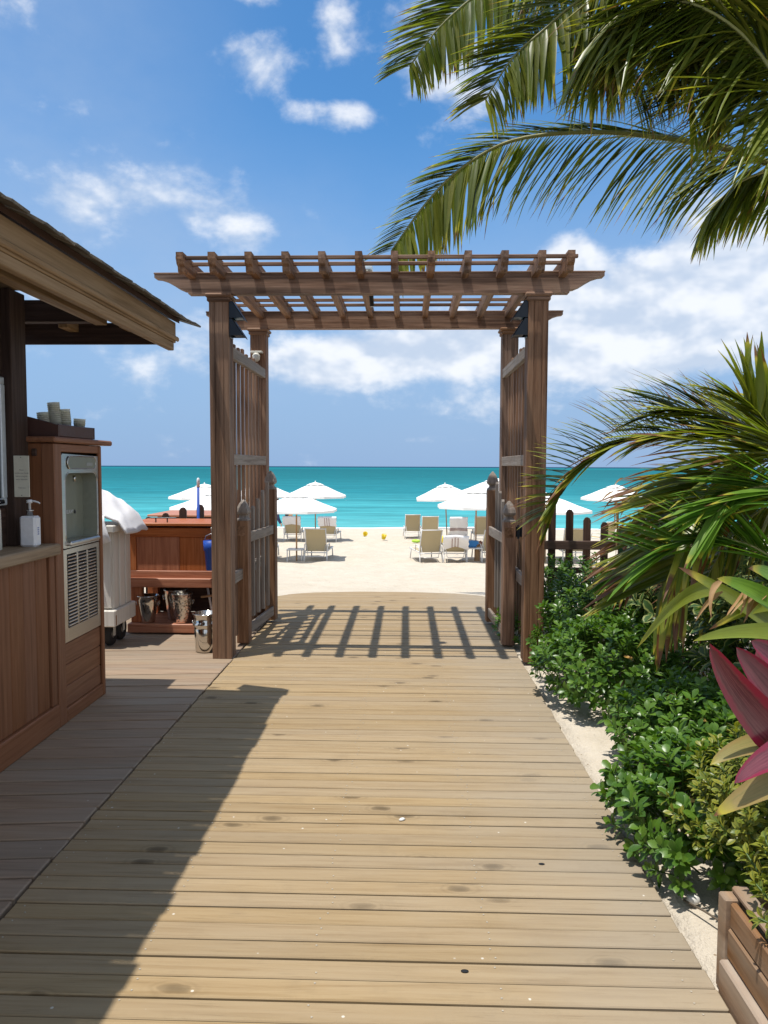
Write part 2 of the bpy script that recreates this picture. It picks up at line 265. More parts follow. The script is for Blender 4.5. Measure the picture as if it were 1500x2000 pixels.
# ------------------------------------------------------------------ mesh builder
class MB:
    def __init__(s): s.v = []; s.f = []; s.a = {}; s.sm = False
    def add(s, vs, fs, **attrs):
        k = len(s.v); s.v += [tuple(p) for p in vs]; s.f += [tuple(i+k for i in f) for f in fs]
        for n_, vals in attrs.items(): s.a.setdefault(n_, {}).update({k+i: x for i, x in enumerate(vals)})
        return s
    def box(s, x0, x1, y0, y1, z0, z1, b=0.004, M=None):
        b = min(b, (x1-x0)*.45, (y1-y0)*.45, (z1-z0)*.45)
        L = ((x0, x1), (y0, y1), (z0, z1)); vs = []; idx = {}
        for cx in (0, 1):
            for cy in (0, 1):
                for cz in (0, 1):
                    cnr = (cx, cy, cz)
                    for ax in range(3):
                        p = [L[i][cnr[i]] if i == ax else (L[i][0]+b if cnr[i] == 0 else L[i][1]-b) for i in range(3)]
                        idx[(cnr, ax)] = len(vs); vs.append(V(p))
        fs = []
        for ax in range(3):
            o = [i for i in range(3) if i != ax]
            for sd in (0, 1):
                q = []
                for a, c in ((0, 0), (1, 0), (1, 1), (0, 1)):
                    cn = [0, 0, 0]; cn[ax] = sd; cn[o[0]] = a; cn[o[1]] = c; q.append(idx[(tuple(cn), ax)])
                fs.append(q if (sd == 1) == (ax != 1) else q[::-1])
            for a in (0, 1):
                for c in (0, 1):
                    e0 = [0, 0, 0]; e1 = [0, 0, 0]; e0[o[0]] = e1[o[0]] = a; e0[o[1]] = e1[o[1]] = c; e1[ax] = 1
                    q = [idx[(tuple(e0), o[0])], idx[(tuple(e1), o[0])], idx[(tuple(e1), o[1])], idx[(tuple(e0), o[1])]]
                    fs.append(q)
        for cx in (0, 1):
            for cy in (0, 1):
                for cz in (0, 1): fs.append([idx[((cx, cy, cz), a)] for a in range(3)])
        if M: vs = [M @ p for p in vs]
        return s.add(vs, fs)
    def prism(s, prof, axis, a0, a1):
        """prof: 2-D outline in the two other axes, extruded along axis"""
        def mk(p, a): return {'x': (a, p[0], p[1]), 'y': (p[0], a, p[1]), 'z': (p[0], p[1], a)}[axis]
        n = len(prof); vs = [mk(p, a0) for p in prof]+[mk(p, a1) for p in prof]
        fs = [tuple(range(n))[::-1], tuple(range(n, 2*n))]+[(i, (i+1) % n, n+(i+1) % n, n+i) for i in range(n)]
        return s.add(vs, fs)
    def lathe(s, prof, c=(0, 0, 0), n=20, sq=0.0, rot=0):
        vs = []; fs = []
        for (r, z) in prof:
            for i in range(n):
                a = 2*pi*i/n+rot; vs.append((c[0]+r*cos(a), c[1]+r*sin(a), c[2]+z))
        for j in range(len(prof)-1):
            for i in range(n): fs.append((j*n+i, j*n+(i+1) % n, (j+1)*n+(i+1) % n, (j+1)*n+i))
        fs.append(tuple(range(n))[::-1]); fs.append(tuple(range((len(prof)-1)*n, len(prof)*n)))
        s.sm = True
        return s.add(vs, fs)
    def tube(s, pts, r, n=8, r1=None):
        pts = [V(p) for p in pts]; vs = []; fs = []; m_ = len(pts); r1 = r if r1 is None else r1
        for i, p in enumerate(pts):
            d = (pts[min(i+1, m_-1)]-pts[max(i-1, 0)]).normalized()
            u = d.cross(V((0, 0, 1)) if abs(d.z) < .95 else V((1, 0, 0))).normalized(); q = d.cross(u)
            rr = r+(r1-r)*i/max(1, m_-1)
            for k in range(n): vs.append(p+u*rr*cos(2*pi*k/n)+q*rr*sin(2*pi*k/n))
        for i in range(m_-1):
            for k in range(n): fs.append((i*n+k, i*n+(k+1) % n, (i+1)*n+(k+1) % n, (i+1)*n+k))
        fs.append(tuple(range(n))[::-1]); fs.append(tuple(range((m_-1)*n, m_*n))); s.sm = True
        return s.add(vs, fs)
    def blade(s, p0, p1, p2, wd, nrm, seg=8, prof=None, fold=.18, twist=0.0, tattr=None):
        """leaf along a quadratic curve, folded on its midrib"""
        p0, p1, p2, nrm = V(p0), V(p1), V(p2), V(nrm); vs = []; T = []; Ee = []; fs = []
        prof = prof or (lambda q: sin(pi*min(1, .08+.92*q)**.75))
        for i in range(seg+1):
            q = i/seg; p = p0*(1-q)**2+p1*2*q*(1-q)+p2*q*q; d = ((p1-p0)*(1-q)+(p2-p1)*q).normalized()
            sd = d.cross(nrm).normalized()
            if twist: sd = Matrix.Rotation(twist*q, 3, d) @ sd
            up = sd.cross(d); h = max(.0005, wd*.5*prof(q))
            vs += [p-sd*h+up*h*fold*2, p, p+sd*h+up*h*fold*2]; T += [q]*3; Ee += [1, 0, 1]
            if i: k = 3*i; fs += [(k-3, k-2, k+1, k), (k-2, k-1, k+2, k+1)]
        s.sm = True
        return s.add(vs, fs, t=T, e=Ee)
    def mesh(s, name):
        me = bpy.data.meshes.new(name); me.from_pydata(s.v, [], s.f)
        for n_, d in s.a.items():
            A = me.attributes.new(n_, 'FLOAT', 'POINT')
            for i, x in d.items(): A.data[i].value = x
        if s.sm: me.polygons.foreach_set('use_smooth', [len(p.vertices) <= 4 for p in me.polygons])
        me.update(); return me
def ob(name, me, material, parent=None, mw=None):
    if isinstance(me, MB): me = me.mesh(name)
    if material and not me.materials: me.materials.append(MATS[material])
    o = bpy.data.objects.new(name, me); COL.objects.link(o)
    if parent: o.parent = parent
    if mw is not None: o.matrix_local = mw
    return o
def tag(o, label=None, cat=None, group=None, kind=None):
    for k, v_ in (('label', label), ('category', cat), ('group', group), ('kind', kind)):
        if v_: o[k] = v_
    return o
class Thing:
    """an Empty at the base of the thing; parts are given in world coordinates"""
    def __init__(s, name, loc, label, cat, group=None, kind=None):
        s.o = bpy.data.objects.new(name, None); COL.objects.link(s.o); s.o.location = loc; s.L = Matrix.Translation(-V(loc)); s.o.empty_display_size = .1
        tag(s.o, label, cat, group, kind)
    def part(s, name, mb, material, parent=None, world=True):
        me = mb.mesh(name) if isinstance(mb, MB) else mb
        if world: me.transform(s.L)
        return ob(name, me, material, parent or s.o)
    def box(s, name, material, *a, parent=None, b=.004): return s.part(name, MB().box(*a, b=b), material, parent)
def copy_tree(o, parent=None):
    c = o.copy(); COL.objects.link(c); c.parent = parent
    for ch in o.children: copy_tree(ch, c)
    return c
def text(s, size, loc, xdir, zdir, material, name, parent, L, align='CENTER'):
    cu_ = bpy.data.curves.new('lettering', 'FONT'); cu_.body = s; cu_.size = size; cu_.align_x = align; cu_.resolution_u = 2
    o = bpy.data.objects.new('lettering', cu_); COL.objects.link(o)
    me = bpy.data.meshes.new_from_object(o); bpy.data.objects.remove(o); bpy.data.curves.remove(cu_)
    xd, zd = V(xdir), V(zdir); M = Matrix((xd, zd, xd.cross(zd))).transposed().to_4x4(); M.translation = V(loc)
    me.transform(L @ M); me.materials.clear(); return ob(name, me, material, parent)
# ------------------------------------------------------------------ ground: beach and sea
PR = [(-50, -.03), (9.2, -.03), (10, -.12), (12, -.34), (16, -.76), (22, -1.25), (29.5, -1.37), (36, -1.60), (43.5, -2.02), (60, -3.2), (90, -5)]
def beach_z(y):
    for (a, za), (b, zb) in zip(PR, PR[1:]):
        if y <= b: return za+(zb-za)*(y-a)/(b-a)
    return PR[-1][1]
def ground_z(x, y):
    z = beach_z(y)
    if y > 9.0:
        k = min(1, (y-9.0)/2)*(1 if y < 38 else max(0, 1-(y-38)/5))
        z += k*(.05*mn.noise(V((x*.35, y*.35, 0)))+.06*mn.noise(V((x*1.1, y*1.1, 3)))+.075*min(0, mn.noise(V((x*1.9, y*1.9, 7)))+.10)*2+.02*mn.noise(V((x*4, y*4, 1))))
    else:
        on = (x < 1.19 and y < 9.25)
        z = -.16 if on else z+.018*mn.noise(V((x*3, y*3, 0)))+(.04*max(0, min(1, x-1.4)))
    return z
xs = sorted(set([-60, -45, -34, -26, -20]+[-16+.22*i for i in range(146)]+[1.185, 1.2]+[18, 22, 28, 36, 48, 62]))
ys = [-3+.25*i for i in range(48)]; ys = [q for q in ys if q < 9]+[9+.2*i for i in range(75)]+[24+.3*i for i in range(70)]+[46, 50, 60, 90]
mb = MB(); nx = len(xs)
mb.v = [(x, y, ground_z(x, y)) for y in ys for x in xs]
mb.f = [(j*nx+i, j*nx+i+1, (j+1)*nx+i+1, (j+1)*nx+i) for j in range(len(ys)-1) for i in range(nx-1)]; mb.sm = True
tag(ob('beach', mb, 'sand'), kind='structure')
mb = MB(); mb.add([(-14000, 43, -2), (14000, 43, -2), (14000, 26000, -2), (-14000, 26000, -2)], [(0, 1, 2, 3)])
tag(ob('sea', mb, 'sea'), kind='structure')
mb = MB(); N = 160
for i in range(N+1):
    x = -40+80*i/N; o_ = .9*mn.noise(V((x*.12, 0, 0)))+.35*mn.noise(V((x*.5, 4, 0)))
    mb.v += [(x, 42.6+o_, -1.955), (x, 43.7+o_+.4*mn.noise(V((x*.3, 9, 0))), -1.972)]
    if i: k = 2*i; mb.f.append((k-2, k, k+1, k-1))
tag(ob('surf', mb, 'foam'), kind='stuff', label='thin white line of surf along the shore', cat='surf')
# ------------------------------------------------------------------ boardwalk
deck = bpy.data.objects.new('boardwalk', None); COL.objects.link(deck); tag(deck, kind='structure')
def deck_span(y):
    if y < 7.95: return -1.2, 1.185
    if y < 8.75: return -1.42, 1.36
    q = min(1, max(0, (y-8.75)/.66)); h = math.sqrt(max(0, 1-q**2.6))
    return -.30-1.12*h, .25+1.11*h
nails = MB(); y = -1.0; rr = random.Random(3)
while y < 9.40:
    wd = .0905+rr.uniform(-.004, .004); a0, b0 = deck_span(y); a1, b1 = deck_span(y+wd)
    e0, e1 = rr.uniform(-.004, .004), rr.uniform(-.005, .005); zt = rr.uniform(-.0015, .0015); g = rr.uniform(.0045, .0085)
    ymid = y+wd/2
    pb = MB().box(-1, 1, -wd/2, wd/2-g, -.034, 0, .0035)
    def wr(p):
        q = (p[1]+wd/2)/wd; xa, xb = a0+(a1-a0)*q+e0, b0+(b1-b0)*q+e1; sag = .0016*mn.noise(V((p[0]*2.2, ymid*7, 1)))
        return (xa+(p[0]+1)/2*(xb-xa), p[1]+sag, p[2]+zt)
    pb.v = [wr(p) for p in pb.v]
    o = ob('plank', pb, 'deck', deck); o.location = (0, ymid, 0)
    for xn in (-1.15, -.62, -.05, .52, 1.1):
        for dy in (-.022, .02):
            if a0 < xn < b0 and rr.random() < .72: nails.lathe([(.0034, 0), (.0034, .0012), (.001, .0018)], (xn+rr.uniform(-.022, .022), ymid+dy+rr.uniform(-.006, .006), .0008+zt), 7)
    y += wd+.0015
for hx, hy in ((.78, 2.905), (.42, 2.285)):
    pk = min((o_ for o_ in deck.children if o_.name.startswith('plank')), key=lambda o_: abs(o_.location.y-hy))
    hm = MB().lathe([(.009, .0022), (.006, .0026), (.001, .0026)], (0, 0, 0), 14); hm.v = [(hx+q[0]*1.4, q[1]*.9, q[2]) for q in hm.v]; ob('knot_hole', hm, 'dark_gap', pk)
nails.sm = False; tag(ob('nail_heads', nails, 'nail', deck), kind='stuff')
side = bpy.data.objects.new('side_deck', None); COL.objects.link(side); tag(side, kind='structure')
th = R(5.4)
y = -1.0
while y < 7.75:
    wd = .146; g = rr.uniform(.007, .011); ymid = y+wd/2; k = math.tan(th)
    pb = MB().box(-1, 1, -wd/2, wd/2-g, -.034, 0, .004); xr = -1.212+rr.uniform(-.004, .004); zt = rr.uniform(-.002, .002)
    pb.v = [((-4.4+(p[0]+1)/2*(xr+4.4)), p[1]+((-4.4+(p[0]+1)/2*(xr+4.4))+1.21)*k, p[2]+zt) for p in pb.v]
    o = ob('plank', pb, 'deck_side', side); o.location = (0, ymid, 0)
    y += wd+.0045
# ------------------------------------------------------------------ arbor over the gate
A = Thing('garden_arbor', (0, 6.9, 0), 'brown slatted timber arbor spanning the boardwalk to the beach', 'arbor')
PX = [(-1.375, -1.215), (1.195, 1.355)]
def post(x0, x1, y0, y1, z1):
    b = MB(); e = .012
    prof = []
    # square post with two shallow flutes on each face
    for (ax, ay), (bx, by) in (((x0, y0), (x1, y0)), ((x1, y0), (x1, y1)), ((x1, y1), (x0, y1)), ((x0, y1), (x0, y0))):
        d = V((bx-ax, by-ay)); n_ = V((-d.y, d.x)).normalized(); 
        for q, ins in ((.03, 0), (.26, 0), (.275, .004), (.30, .004), (.315, 0), (.685, 0), (.70, .004), (.725, .004), (.74, 0), (.97, 0)):
            p = V((ax, ay))+d*q+n_*ins; prof.append((p.x, p.y))
    return b.prism(prof, 'z', 0, z1)
for (x0, x1) in PX:
    for (y0, y1), zt in (((6.04, 6.20), 2.935), ((7.63, 7.79), 2.95)):
        p = A.part('post', post(x0, x1, y0, y1, zt), 'arbor_Z')
        cb = MB().box(x0-.028, x1+.028, y0-.028, y1+.028, zt+.022, zt+.054, .01); cb.box(x0-.014, x1+.014, y0-.014, y1+.014, zt-.012, zt+.0225, .008)
        A.part('capital', cb, 'arbor_X', p)
def beam(xa, xb, y0, y1, z0, z1):
    h = z1-z0; pr = []
    ogee = [(0, 0), (0, -.17), (.04, -.20), (.09, -.30), (.14, -.48), (.19, -.68), (.235, -.80), (.275, -.84), (.275, -1.0)]
    pr = [(xa+q*1.0, z1+u*h) for q, u in ogee]+[(xb-q*1.0, z1+u*h) for q, u in ogee[::-1]]
    b = MB().prism(pr, 'y', y0, y1); b.box(xa-.004, xb+.004, y0-.006, y1+.006, z1+.0005, z1+.014, .003); return b
A.part('beam', beam(-1.82, 1.795, 6.055, 6.145, 2.989, 3.145), 'arbor_X')
A.part('beam', beam(-1.83, 1.80, 7.655, 7.745, 3.004, 3.165), 'arbor_X')
RX = [-1.506, -1.263, -.982, -.701, -.422, -.143, .128, .409, .685, .961, 1.24, 1.457]
def rafter(x):
    z1, z0 = 3.222, 3.105
    pr = [(5.70, z1), (5.70, z1-.05), (5.715, z1-.085), (5.745, z1-.10), (5.75, z1-.135), (5.80, z1-.145), (5.83, z0), (7.90, z0), (7.95, z0+.01), (8.0, z1-.06), (8.01, z1)]
    return MB().prism(pr, 'x', x-.027, x+.027)
for x in RX: A.part('rafter', rafter(x), 'arbor_Y')
for yb in (5.775, 5.955, 6.52, 6.72, 7.24, 7.46): A.box('batten', 'arbor_X', -1.555, 1.52, yb-.013, yb+.013, 3.182, 3.210)
for sgn, (x0, x1) in zip((-1, 1), PX):
    xi = x1 if sgn < 0 else x0          # inner face of the post
    xo = xi+sgn*.045
    lo, hi = sorted((xi+sgn*.002, xo))
    for z0, z1 in ((2.495, 2.588), (1.608, 1.700), (.60, .69)):
        A.box('rail', 'pale_Y', min(lo, hi), max(lo, hi), 6.203, 7.627, z0, z1)
    for k in range(8):
        yk = 6.30+k*.168
        A.box('picket', 'arbor_Z', xo+(.001 if sgn > 0 else -.026), xo+(.026 if sgn > 0 else -.001), yk-.028, yk+.028, .1, 2.655-.004*k+(.02 if k % 3 == 0 else 0))
# black two-tier hoods on the inner faces of the front posts
for sgn, (x0, x1) in zip((-1, 1), PX):
    xi = x1 if sgn < 0 else x0; s_ = -sgn
    H = Thing('lamp_hood', (xi, 6.1, 2.65), 'black two-tier metal lamp hood on the %s front post of the arbor' % ('left' if sgn < 0 else 'right'), 'lamp hood', 'lamp hoods on the arbor')
    for zt in (2.93, 2.79):
        b = MB(); t_ = .006; out_ = .125; hh = .145
        b.prism([(xi+s_*.03, zt), (xi+s_*out_, zt-hh), (xi+s_*out_-s_*t_, zt-hh), (xi+s_*.03-s_*t_, zt)], 'y', 6.052, 6.185)
        for yy_ in (6.052, 6.179): b.prism([(xi+s_*.002, zt), (xi+s_*.03, zt), (xi+s_*(out_-.006), zt-hh+.012), (xi+s_*.002, zt-hh+.012)], 'y', yy_, yy_+.006)
        b.box(*sorted((xi+s_*.0325, xi+s_*.105)), 6.06, 6.177, zt-hh+.014, zt-hh+.024, .001)
        H.part('shade', b, 'black_metal')
    H.box('back_plate', 'black_metal', *sorted((xi+s_*.001, xi+s_*.008)), 6.06, 6.176, 2.64, 2.935)
S = Thing('security_light', (-.03, 6.32, 2.95), 'dark spotlight with pale lens hanging from the arbor beam', 'spotlight')
S.part('housing', MB().lathe([(.0, 3.16), (.042, 3.165), (.045, 3.20), (.03, 3.225)], (-.10, 6.25, 0), 14), 'black_plastic')
S.part('lens', MB().lathe([(.044, 3.201), (.044, 3.235), (.034, 3.262), (.004, 3.268)], (-.10, 6.25, 0), 14), 'clear_cup')
S.part('stem', MB().tube([(-.09, 6.27, 3.17), (-.075, 6.28, 3.05), (-.065, 6.28, 2.93)], .022, 10, .018), 'black_plastic')
for sgn, px, lab in ((-1, -1.22, 'left'),):
    F = Thing('flood_light', (px-sgn*.0, 7.5, 2.7), 'small pale floodlight fixed high on the %s rear post of the arbor' % lab, 'floodlight')
    xx = -1.30 if sgn < 0 else 1.29
    F.part('lamp_head', MB().lathe([(.018, 0), (.036, .02), (.04, .06), (.02, .085)], (xx, 7.57, 2.66), 14), 'cream_plastic')
    F.box('bracket', 'cream_plastic', xx-.06, xx+.06, 7.56, 7.629, 2.745, 2.765)
# ------------------------------------------------------------------ gate leaves standing open
def finial(b, cx, cy, z, h=.185, w_=.055):
    b.lathe([(w_*.98*1.35, 0), (w_*1.30, .012), (w_*.80, .03), (w_*.78, .045), (w_*1.25, .062), (w_*1.34, .078), (w_*1.18, .11), (w_*.78, .15), (w_*.3, .178), (w_*.04, h)], (cx, cy, z), 4, rot=pi/4)
def gate(x_near, y_near, x_far, y_far, side_, lab):
    G = Thing('gate_leaf', (x_near, y_near, 0), lab, 'gate', 'open gate leaves')
    n_, f_ = V((x_near, y_near, 0)), V((x_far, y_far, 0)); d = (f_-n_); Lh = d.length; ang = math.atan2(d.y, d.x)
    M = Matrix.Translation(n_) @ Matrix.Rotation(ang, 4, 'Z')
    def bx(name, mt, *a, parent=None, b=.004): return G.part(name, MB().box(*a, b=b, M=M), mt, parent)
    hw = .054
    for u, zt, tt in ((0, 1.118, 1.303), (Lh, 1.368, 1.556)):
        st = bx('stile', 'arbor_Z', u-hw, u+hw, -hw, hw, .018+.012*(u > 0), zt, b=.006)
        fb = MB(); finial(fb, 0, 0, 0, tt-zt); fb.sm = False; fb.v = [tuple(M @ V((p[0]+u, p[1], p[2]+zt-.001))) for p in fb.v]
        G.part('finial', fb, 'pale_Z', st)
    for z0, z1 in ((.915, 1.005), (.085, .175)): bx('rail', 'pale_Y', hw+.001, Lh-hw-.001, -side_*.028-.014, -side_*.028+.014, z0, z1)
    for k in range(5):
        u = .13+k*(Lh-.26)/4; zt = 1.19+.26*(k/4)**1.35
        q = u+.0; b = MB()
        pr = [(q-.024, .20), (q-.024, zt-.02), (q-.012, zt), (q+.012, zt), (q+.024, zt-.02), (q+.024, .20)]
        b.prism(pr, 'y', min(side_*.0, side_*.026)-.012, max(side_*.0, side_*.026)-.012); b.v = [tuple(M @ V(p)) for p in b.v]
        G.part('picket', b, 'pale_Z')
    hb = MB(); hb.box(-.045, -.015, *sorted((side_*.0545, side_*.115)), .985, 1.075, .003, M=M); hb.lathe([(.011, .97), (.011, 1.09)], tuple(M @ V((-.05, side_*.075, 0))), 10)
    hb.sm = False; G.part('hinge', hb, 'black_metal')
    bx('latch', 'arbor_Y', -.0575, -.0545, -.03, .045, .98, 1.07)
gate(-1.222, 6.56, -1.150, 7.51, 1, 'left gate leaf of the arbor, swung open beside the steel buckets')
gate(1.137, 6.58, 1.097, 7.52, -1, 'right gate leaf of the arbor, swung open beside the green hedge')
# ------------------------------------------------------------------ picket fences either side of the arbor
def fence(xs_, tops, x0, x1, lab, name='picket_fence'):
    Fz = Thing(name, ((x0+x1)/2, 7.72, -.03), lab, 'fence')
    for z0, z1, dy in ((.752, .842, -.02), (.505, .565, -.02), (.2, .26, -.02)): Fz.box('rail', 'fence_X', x0, x1, 7.72+dy-.05, 7.72+dy-.012, z0, z1)
    for i, (x, zt) in enumerate(zip(xs_, tops)):
        pr = [(x-.037, -.02), (x-.037, zt-.035), (x-.02, zt-.006), (x, zt), (x+.02, zt-.006), (x+.037, zt-.035), (x+.037, -.02)]
        Fz.part('picket', MB().prism(pr, 'y', 7.709, 7.735), 'fence_Z')
    return Fz
fx = [1.56+.18*i for i in range(12)]
fence(fx, [1.40, 1.29, 1.163, 1.084, 1.034, 1.0, .985, .975, .97, .97, .97, .97], 1.37, 3.65, 'dark brown picket fence with curved top right of the arbor')
fx = [-1.565-.184*i for i in range(13)]
fence(fx, [1.36, 1.26, 1.195, 1.165, 1.105, 1.062, 1.04, 1.02, 1.0, 1.0, 1.0, 1.0, 1.0], -3.85, -1.39, 'brown picket fence behind the buckets left of the arbor')
H = Thing('beach_counter', (-2.9, 11.2, -.25), 'low brown timber counter on the sand beyond the left fence', 'counter')
H.box('top', 'station_X', -3.62, -2.35, 10.9, 12.0, .845, .875, b=.006)
H.box('body', 'fence_X', -3.5, -2.45, 11.0, 11.9, -.45, .844)
# ------------------------------------------------------------------ bar kiosk
K = Thing('bar_kiosk', (-2.6, 3.0, 0), 'brown timber bar kiosk with shingled eave and weathered counter', 'kiosk')
fr = K.box('counter_frame', 'bar_Y', -2.02, -1.915, -.8, 4.375, .0, 1.06)
yk = 4.30
K.box('corner_trim', 'bar_Z', -1.914, -1.882, 4.31, 4.374, .151, 1.064)
while yk > -.7:
    K.box('plank', 'bar_Z', -1.914, -1.894, yk-.139, yk-.002, .151, 1.06, b=.005); yk -= .1395
K.box('kickboard', 'bar_Y', -1.9145, -1.872, -.8, 4.376, .002, .150, b=.006)
K.box('counter_top', 'counter_top', -2.30, -1.842, -.8, 4.378, 1.066, 1.132, b=.008)
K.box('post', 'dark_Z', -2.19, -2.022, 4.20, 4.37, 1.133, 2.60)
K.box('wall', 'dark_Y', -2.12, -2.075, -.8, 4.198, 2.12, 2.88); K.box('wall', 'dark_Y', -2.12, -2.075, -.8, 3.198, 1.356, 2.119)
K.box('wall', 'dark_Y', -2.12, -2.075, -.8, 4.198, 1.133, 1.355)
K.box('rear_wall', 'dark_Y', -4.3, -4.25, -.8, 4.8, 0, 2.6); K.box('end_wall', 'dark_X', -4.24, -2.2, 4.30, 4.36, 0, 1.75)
wn = K.part('window', MB().box(-2.079, -2.060, 3.2, 4.19, 1.372, 1.412).box(-2.079, -2.060, 3.2, 4.19, 2.058, 2.098).box(-2.078, -2.059, 4.145, 4.192, 1.4125, 2.0575).box(-2.078, -2.059, 3.2, 3.245, 1.4125, 2.0575), 'aluminium')
K.box('pane', 'glass', -2.072, -2.068, 3.246, 4.144, 1.4126, 2.0574, parent=wn, b=.001)
# roof: eave along the boardwalk, shingles, fascia, beams
sl_ = .46
fs = K.part('fascia', MB().box(-1.285, -1.255, -.8, 4.78, 2.385, 2.515, .004).box(-1.2545, -1.238, -.8, 4.798, 2.395, 2.425, .007).box(-1.30, -1.262, -.8, 4.76, 2.335, 2.3845, .004), 'roof_Y')
K.part('fascia', MB().box(-4.3, -1.2865, 4.75, 4.778, 2.375, 2.51, .004), 'dark_X')
rb = MB(); x0, x1 = -1.24, -4.4
def sz(x): return 2.515+(-1.24-x)*sl_
rb.prism([(x0, sz(x0)), (x1, sz(x1)), (x1, sz(x1)+.03), (x0, sz(x0)+.03)], 'y', -.8, 4.81); rf = K.part('roof', rb, 'dark_Y')
rs = random.Random(5); sm = []
for i in range(4):
    b = MB().box(-.36, .0, -.064, .064, 0, .012, .002); sm.append(b.mesh('shingle'))
for row in range(5):
    yk = -.75
    while yk < 4.77:
        me = sm[rs.randrange(4)]; xo_ = -1.155-row*.17+rs.uniform(-.012, .010)
        a = -math.atan(sl_)*1.0
        M = Matrix.Translation(V((xo_, yk, sz(xo_)+.034+row*.004+rs.uniform(0, .006)))-V(K.o.location)) @ Matrix.Rotation(math.atan(sl_)-.05+rs.uniform(-.03, .02), 4, 'Y') @ Matrix.Rotation(rs.uniform(-.05, .05), 4, 'X')
        ob('shingle', me, 'shingle', rf, M); yk += .131
for k in range(3):
    yk = 4.84+k*.02
    M = Matrix.Translation(V((-1.12-k*.03, 4.81+.01*k, sz(-1.14)+.03+.014*k))-V(K.o.location)) @ Matrix.Rotation(.30, 4, 'Y') @ Matrix.Rotation(-.12*k, 4, 'Z')
    ob('shingle', sm[0], 'shingle', rf, M)
K.box('beam', 'roof_Y', -1.70, -1.625, -.8, 4.60, 2.465, 2.60); K.box('beam', 'dark_X', -4.2, -1.71, 4.50, 4.58, 2.47, 2.60); K.box('beam', 'roof_X', -4.2, -1.71, 4.22, 4.29, 2.605, 2.68)
for x in (-1.52, -1.9, -2.25, -2.65): K.box('lookout', 'roof_Y', x-.03, x+.03, 4.585, 4.748, 2.43+.02, 2.53)
# ------------------------------------------------------------------ drinking-water cabinet
X = -1.885
Cb = Thing('water_cabinet', (-2.1, 4.72, 0), 'brown timber cabinet with steel bottle filler and louvred vent', 'cabinet')
Cb.box('side_panel', 'bar_Z', -2.40, X-.001, 4.385, 4.435, .0, 1.732); Cb.box('side_panel', 'bar_Z', -2.40, X-.001, 5.03, 5.062, 0, 1.732)
Cb.box('corner_board', 'bar_Z', -1.955, X+.012, 4.380, 4.475, .0, 1.733, b=.006); Cb.box('corner_board', 'bar_Z', -1.95, X+.012, 5.03, 5.068, 0, 1.733, b=.006)
Cb.box('top_rail', 'bar_Y', -1.94, X+.006, 4.476, 5.029, 1.682, 1.732); Cb.box('base_board', 'bar_Y', -1.94, X+.010, 4.476, 5.029, 0, .085, b=.006)
for k, (z0, z1) in enumerate(((.087, .218), (.221, .352), (.355, .488))): Cb.box('plank', 'bar_Y', -1.93, X-.006, 4.477, 5.028, z0, z1, b=.005)
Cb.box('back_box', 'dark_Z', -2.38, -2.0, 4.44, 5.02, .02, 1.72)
Cb.box('worktop', 'bar_Y', -2.42, X+.035, 4.345, 5.205, 1.737, 1.772, b=.008)
Cb.box('junction_box', 'dark_X', -2.005, -1.975, 4.366, 4.379, 1.655, 1.70)
# steel unit
y0, y1 = 4.485, 5.022; z0, z1 = 1.085, 1.672
def rrect(cy, cz, hy, hz, r, n=6):
    P_ = []
    for (sy, sz_, a0) in ((1, 1, 0), (-1, 1, pi/2), (-1, -1, pi), (1, -1, 3*pi/2)):
        for k in range(n+1):
            a = a0+pi/2*k/n; P_.append((cy+sy*(hy-r)+r*cos(a), cz+sz_*(hz-r)+r*sin(a)))
    return P_
fb = MB(); inner = rrect(4.765, 1.33, .232, .222, .06); n_ = len(inner); cyc, czc = 4.765, 1.33
outer = []
for (py, pz) in inner:      # project onto the rectangular rim
    dy, dz = py-cyc, pz-czc
    ts = [((y1 if dy > 0 else y0)-cyc)/dy if abs(dy) > 1e-6 else 1e9, ((z1 if dz > 0 else z0)-czc)/dz if abs(dz) > 1e-6 else 1e9]
    q = min(ts); outer.append((cyc+dy*q, czc+dz*q))
xf = X+.004; xb = X-.085
vs_ = [(xf, *p) for p in outer]+[(xf, *p) for p in inner]+[(xb, cyc+(p[0]-cyc)*.93, czc+(p[1]-czc)*.95) for p in inner]
fq = [(i, (i+1) % n_, n_+(i+1) % n_, n_+i) for i in range(n_)]+[(n_+i, n_+(i+1) % n_, 2*n_+(i+1) % n_, 2*n_+i) for i in range(n_)]+[tuple(range(2*n_, 3*n_))]
# corners of the rim
fb.add(vs_, fq[:n_])
ste = Cb.part('bottle_filler', fb, 'steel')
Cb.part('recess', MB().add(vs_, fq[n_:]), 'recess', ste)
Cb.box('rim_plate', 'steel', X-.002, X+.003, y0-.006, y1+.006, z0-.004, z1+.006, parent=ste, b=.001) if False else None
rim = MB()
rim.prism([(p[0], p[1]) for p in rrect(4.765, 1.33, .24, .23, .065)], 'x', xf+.0005, xf+.004)
k = len(rim.v)//2; rim.f = [f for f in rim.f if len(f) == 4]
Cb.part('rim', rim, 'chrome', ste)
ov = MB().prism(rrect(4.765, 1.618, .205, .036, .035), 'x', xf+.0006, xf+.006); Cb.part('control_panel', ov, 'recess', ste); Cb.part('panel_trim', MB().tube([(xf+.006, *q) for q in rrect(4.765, 1.618, .208, .039, .037)+[rrect(4.765, 1.618, .208, .039, .037)[0]]], .003, 6), 'chrome', ste)
Cb.box('display', 'grey_ink', xf+.0065, xf+.0075, 4.83, 4.92, 1.598, 1.618, parent=ste)
Cb.part('drip_tray', MB().box(xb+.004, X+.030, 4.545, 4.985, 1.098, 1.125, .008), 'steel', ste)
Cb.part('nozzle', MB().lathe([(.008, 0), (.010, .04)], (X-.045, 4.765, 1.495), 10), 'chrome', ste)
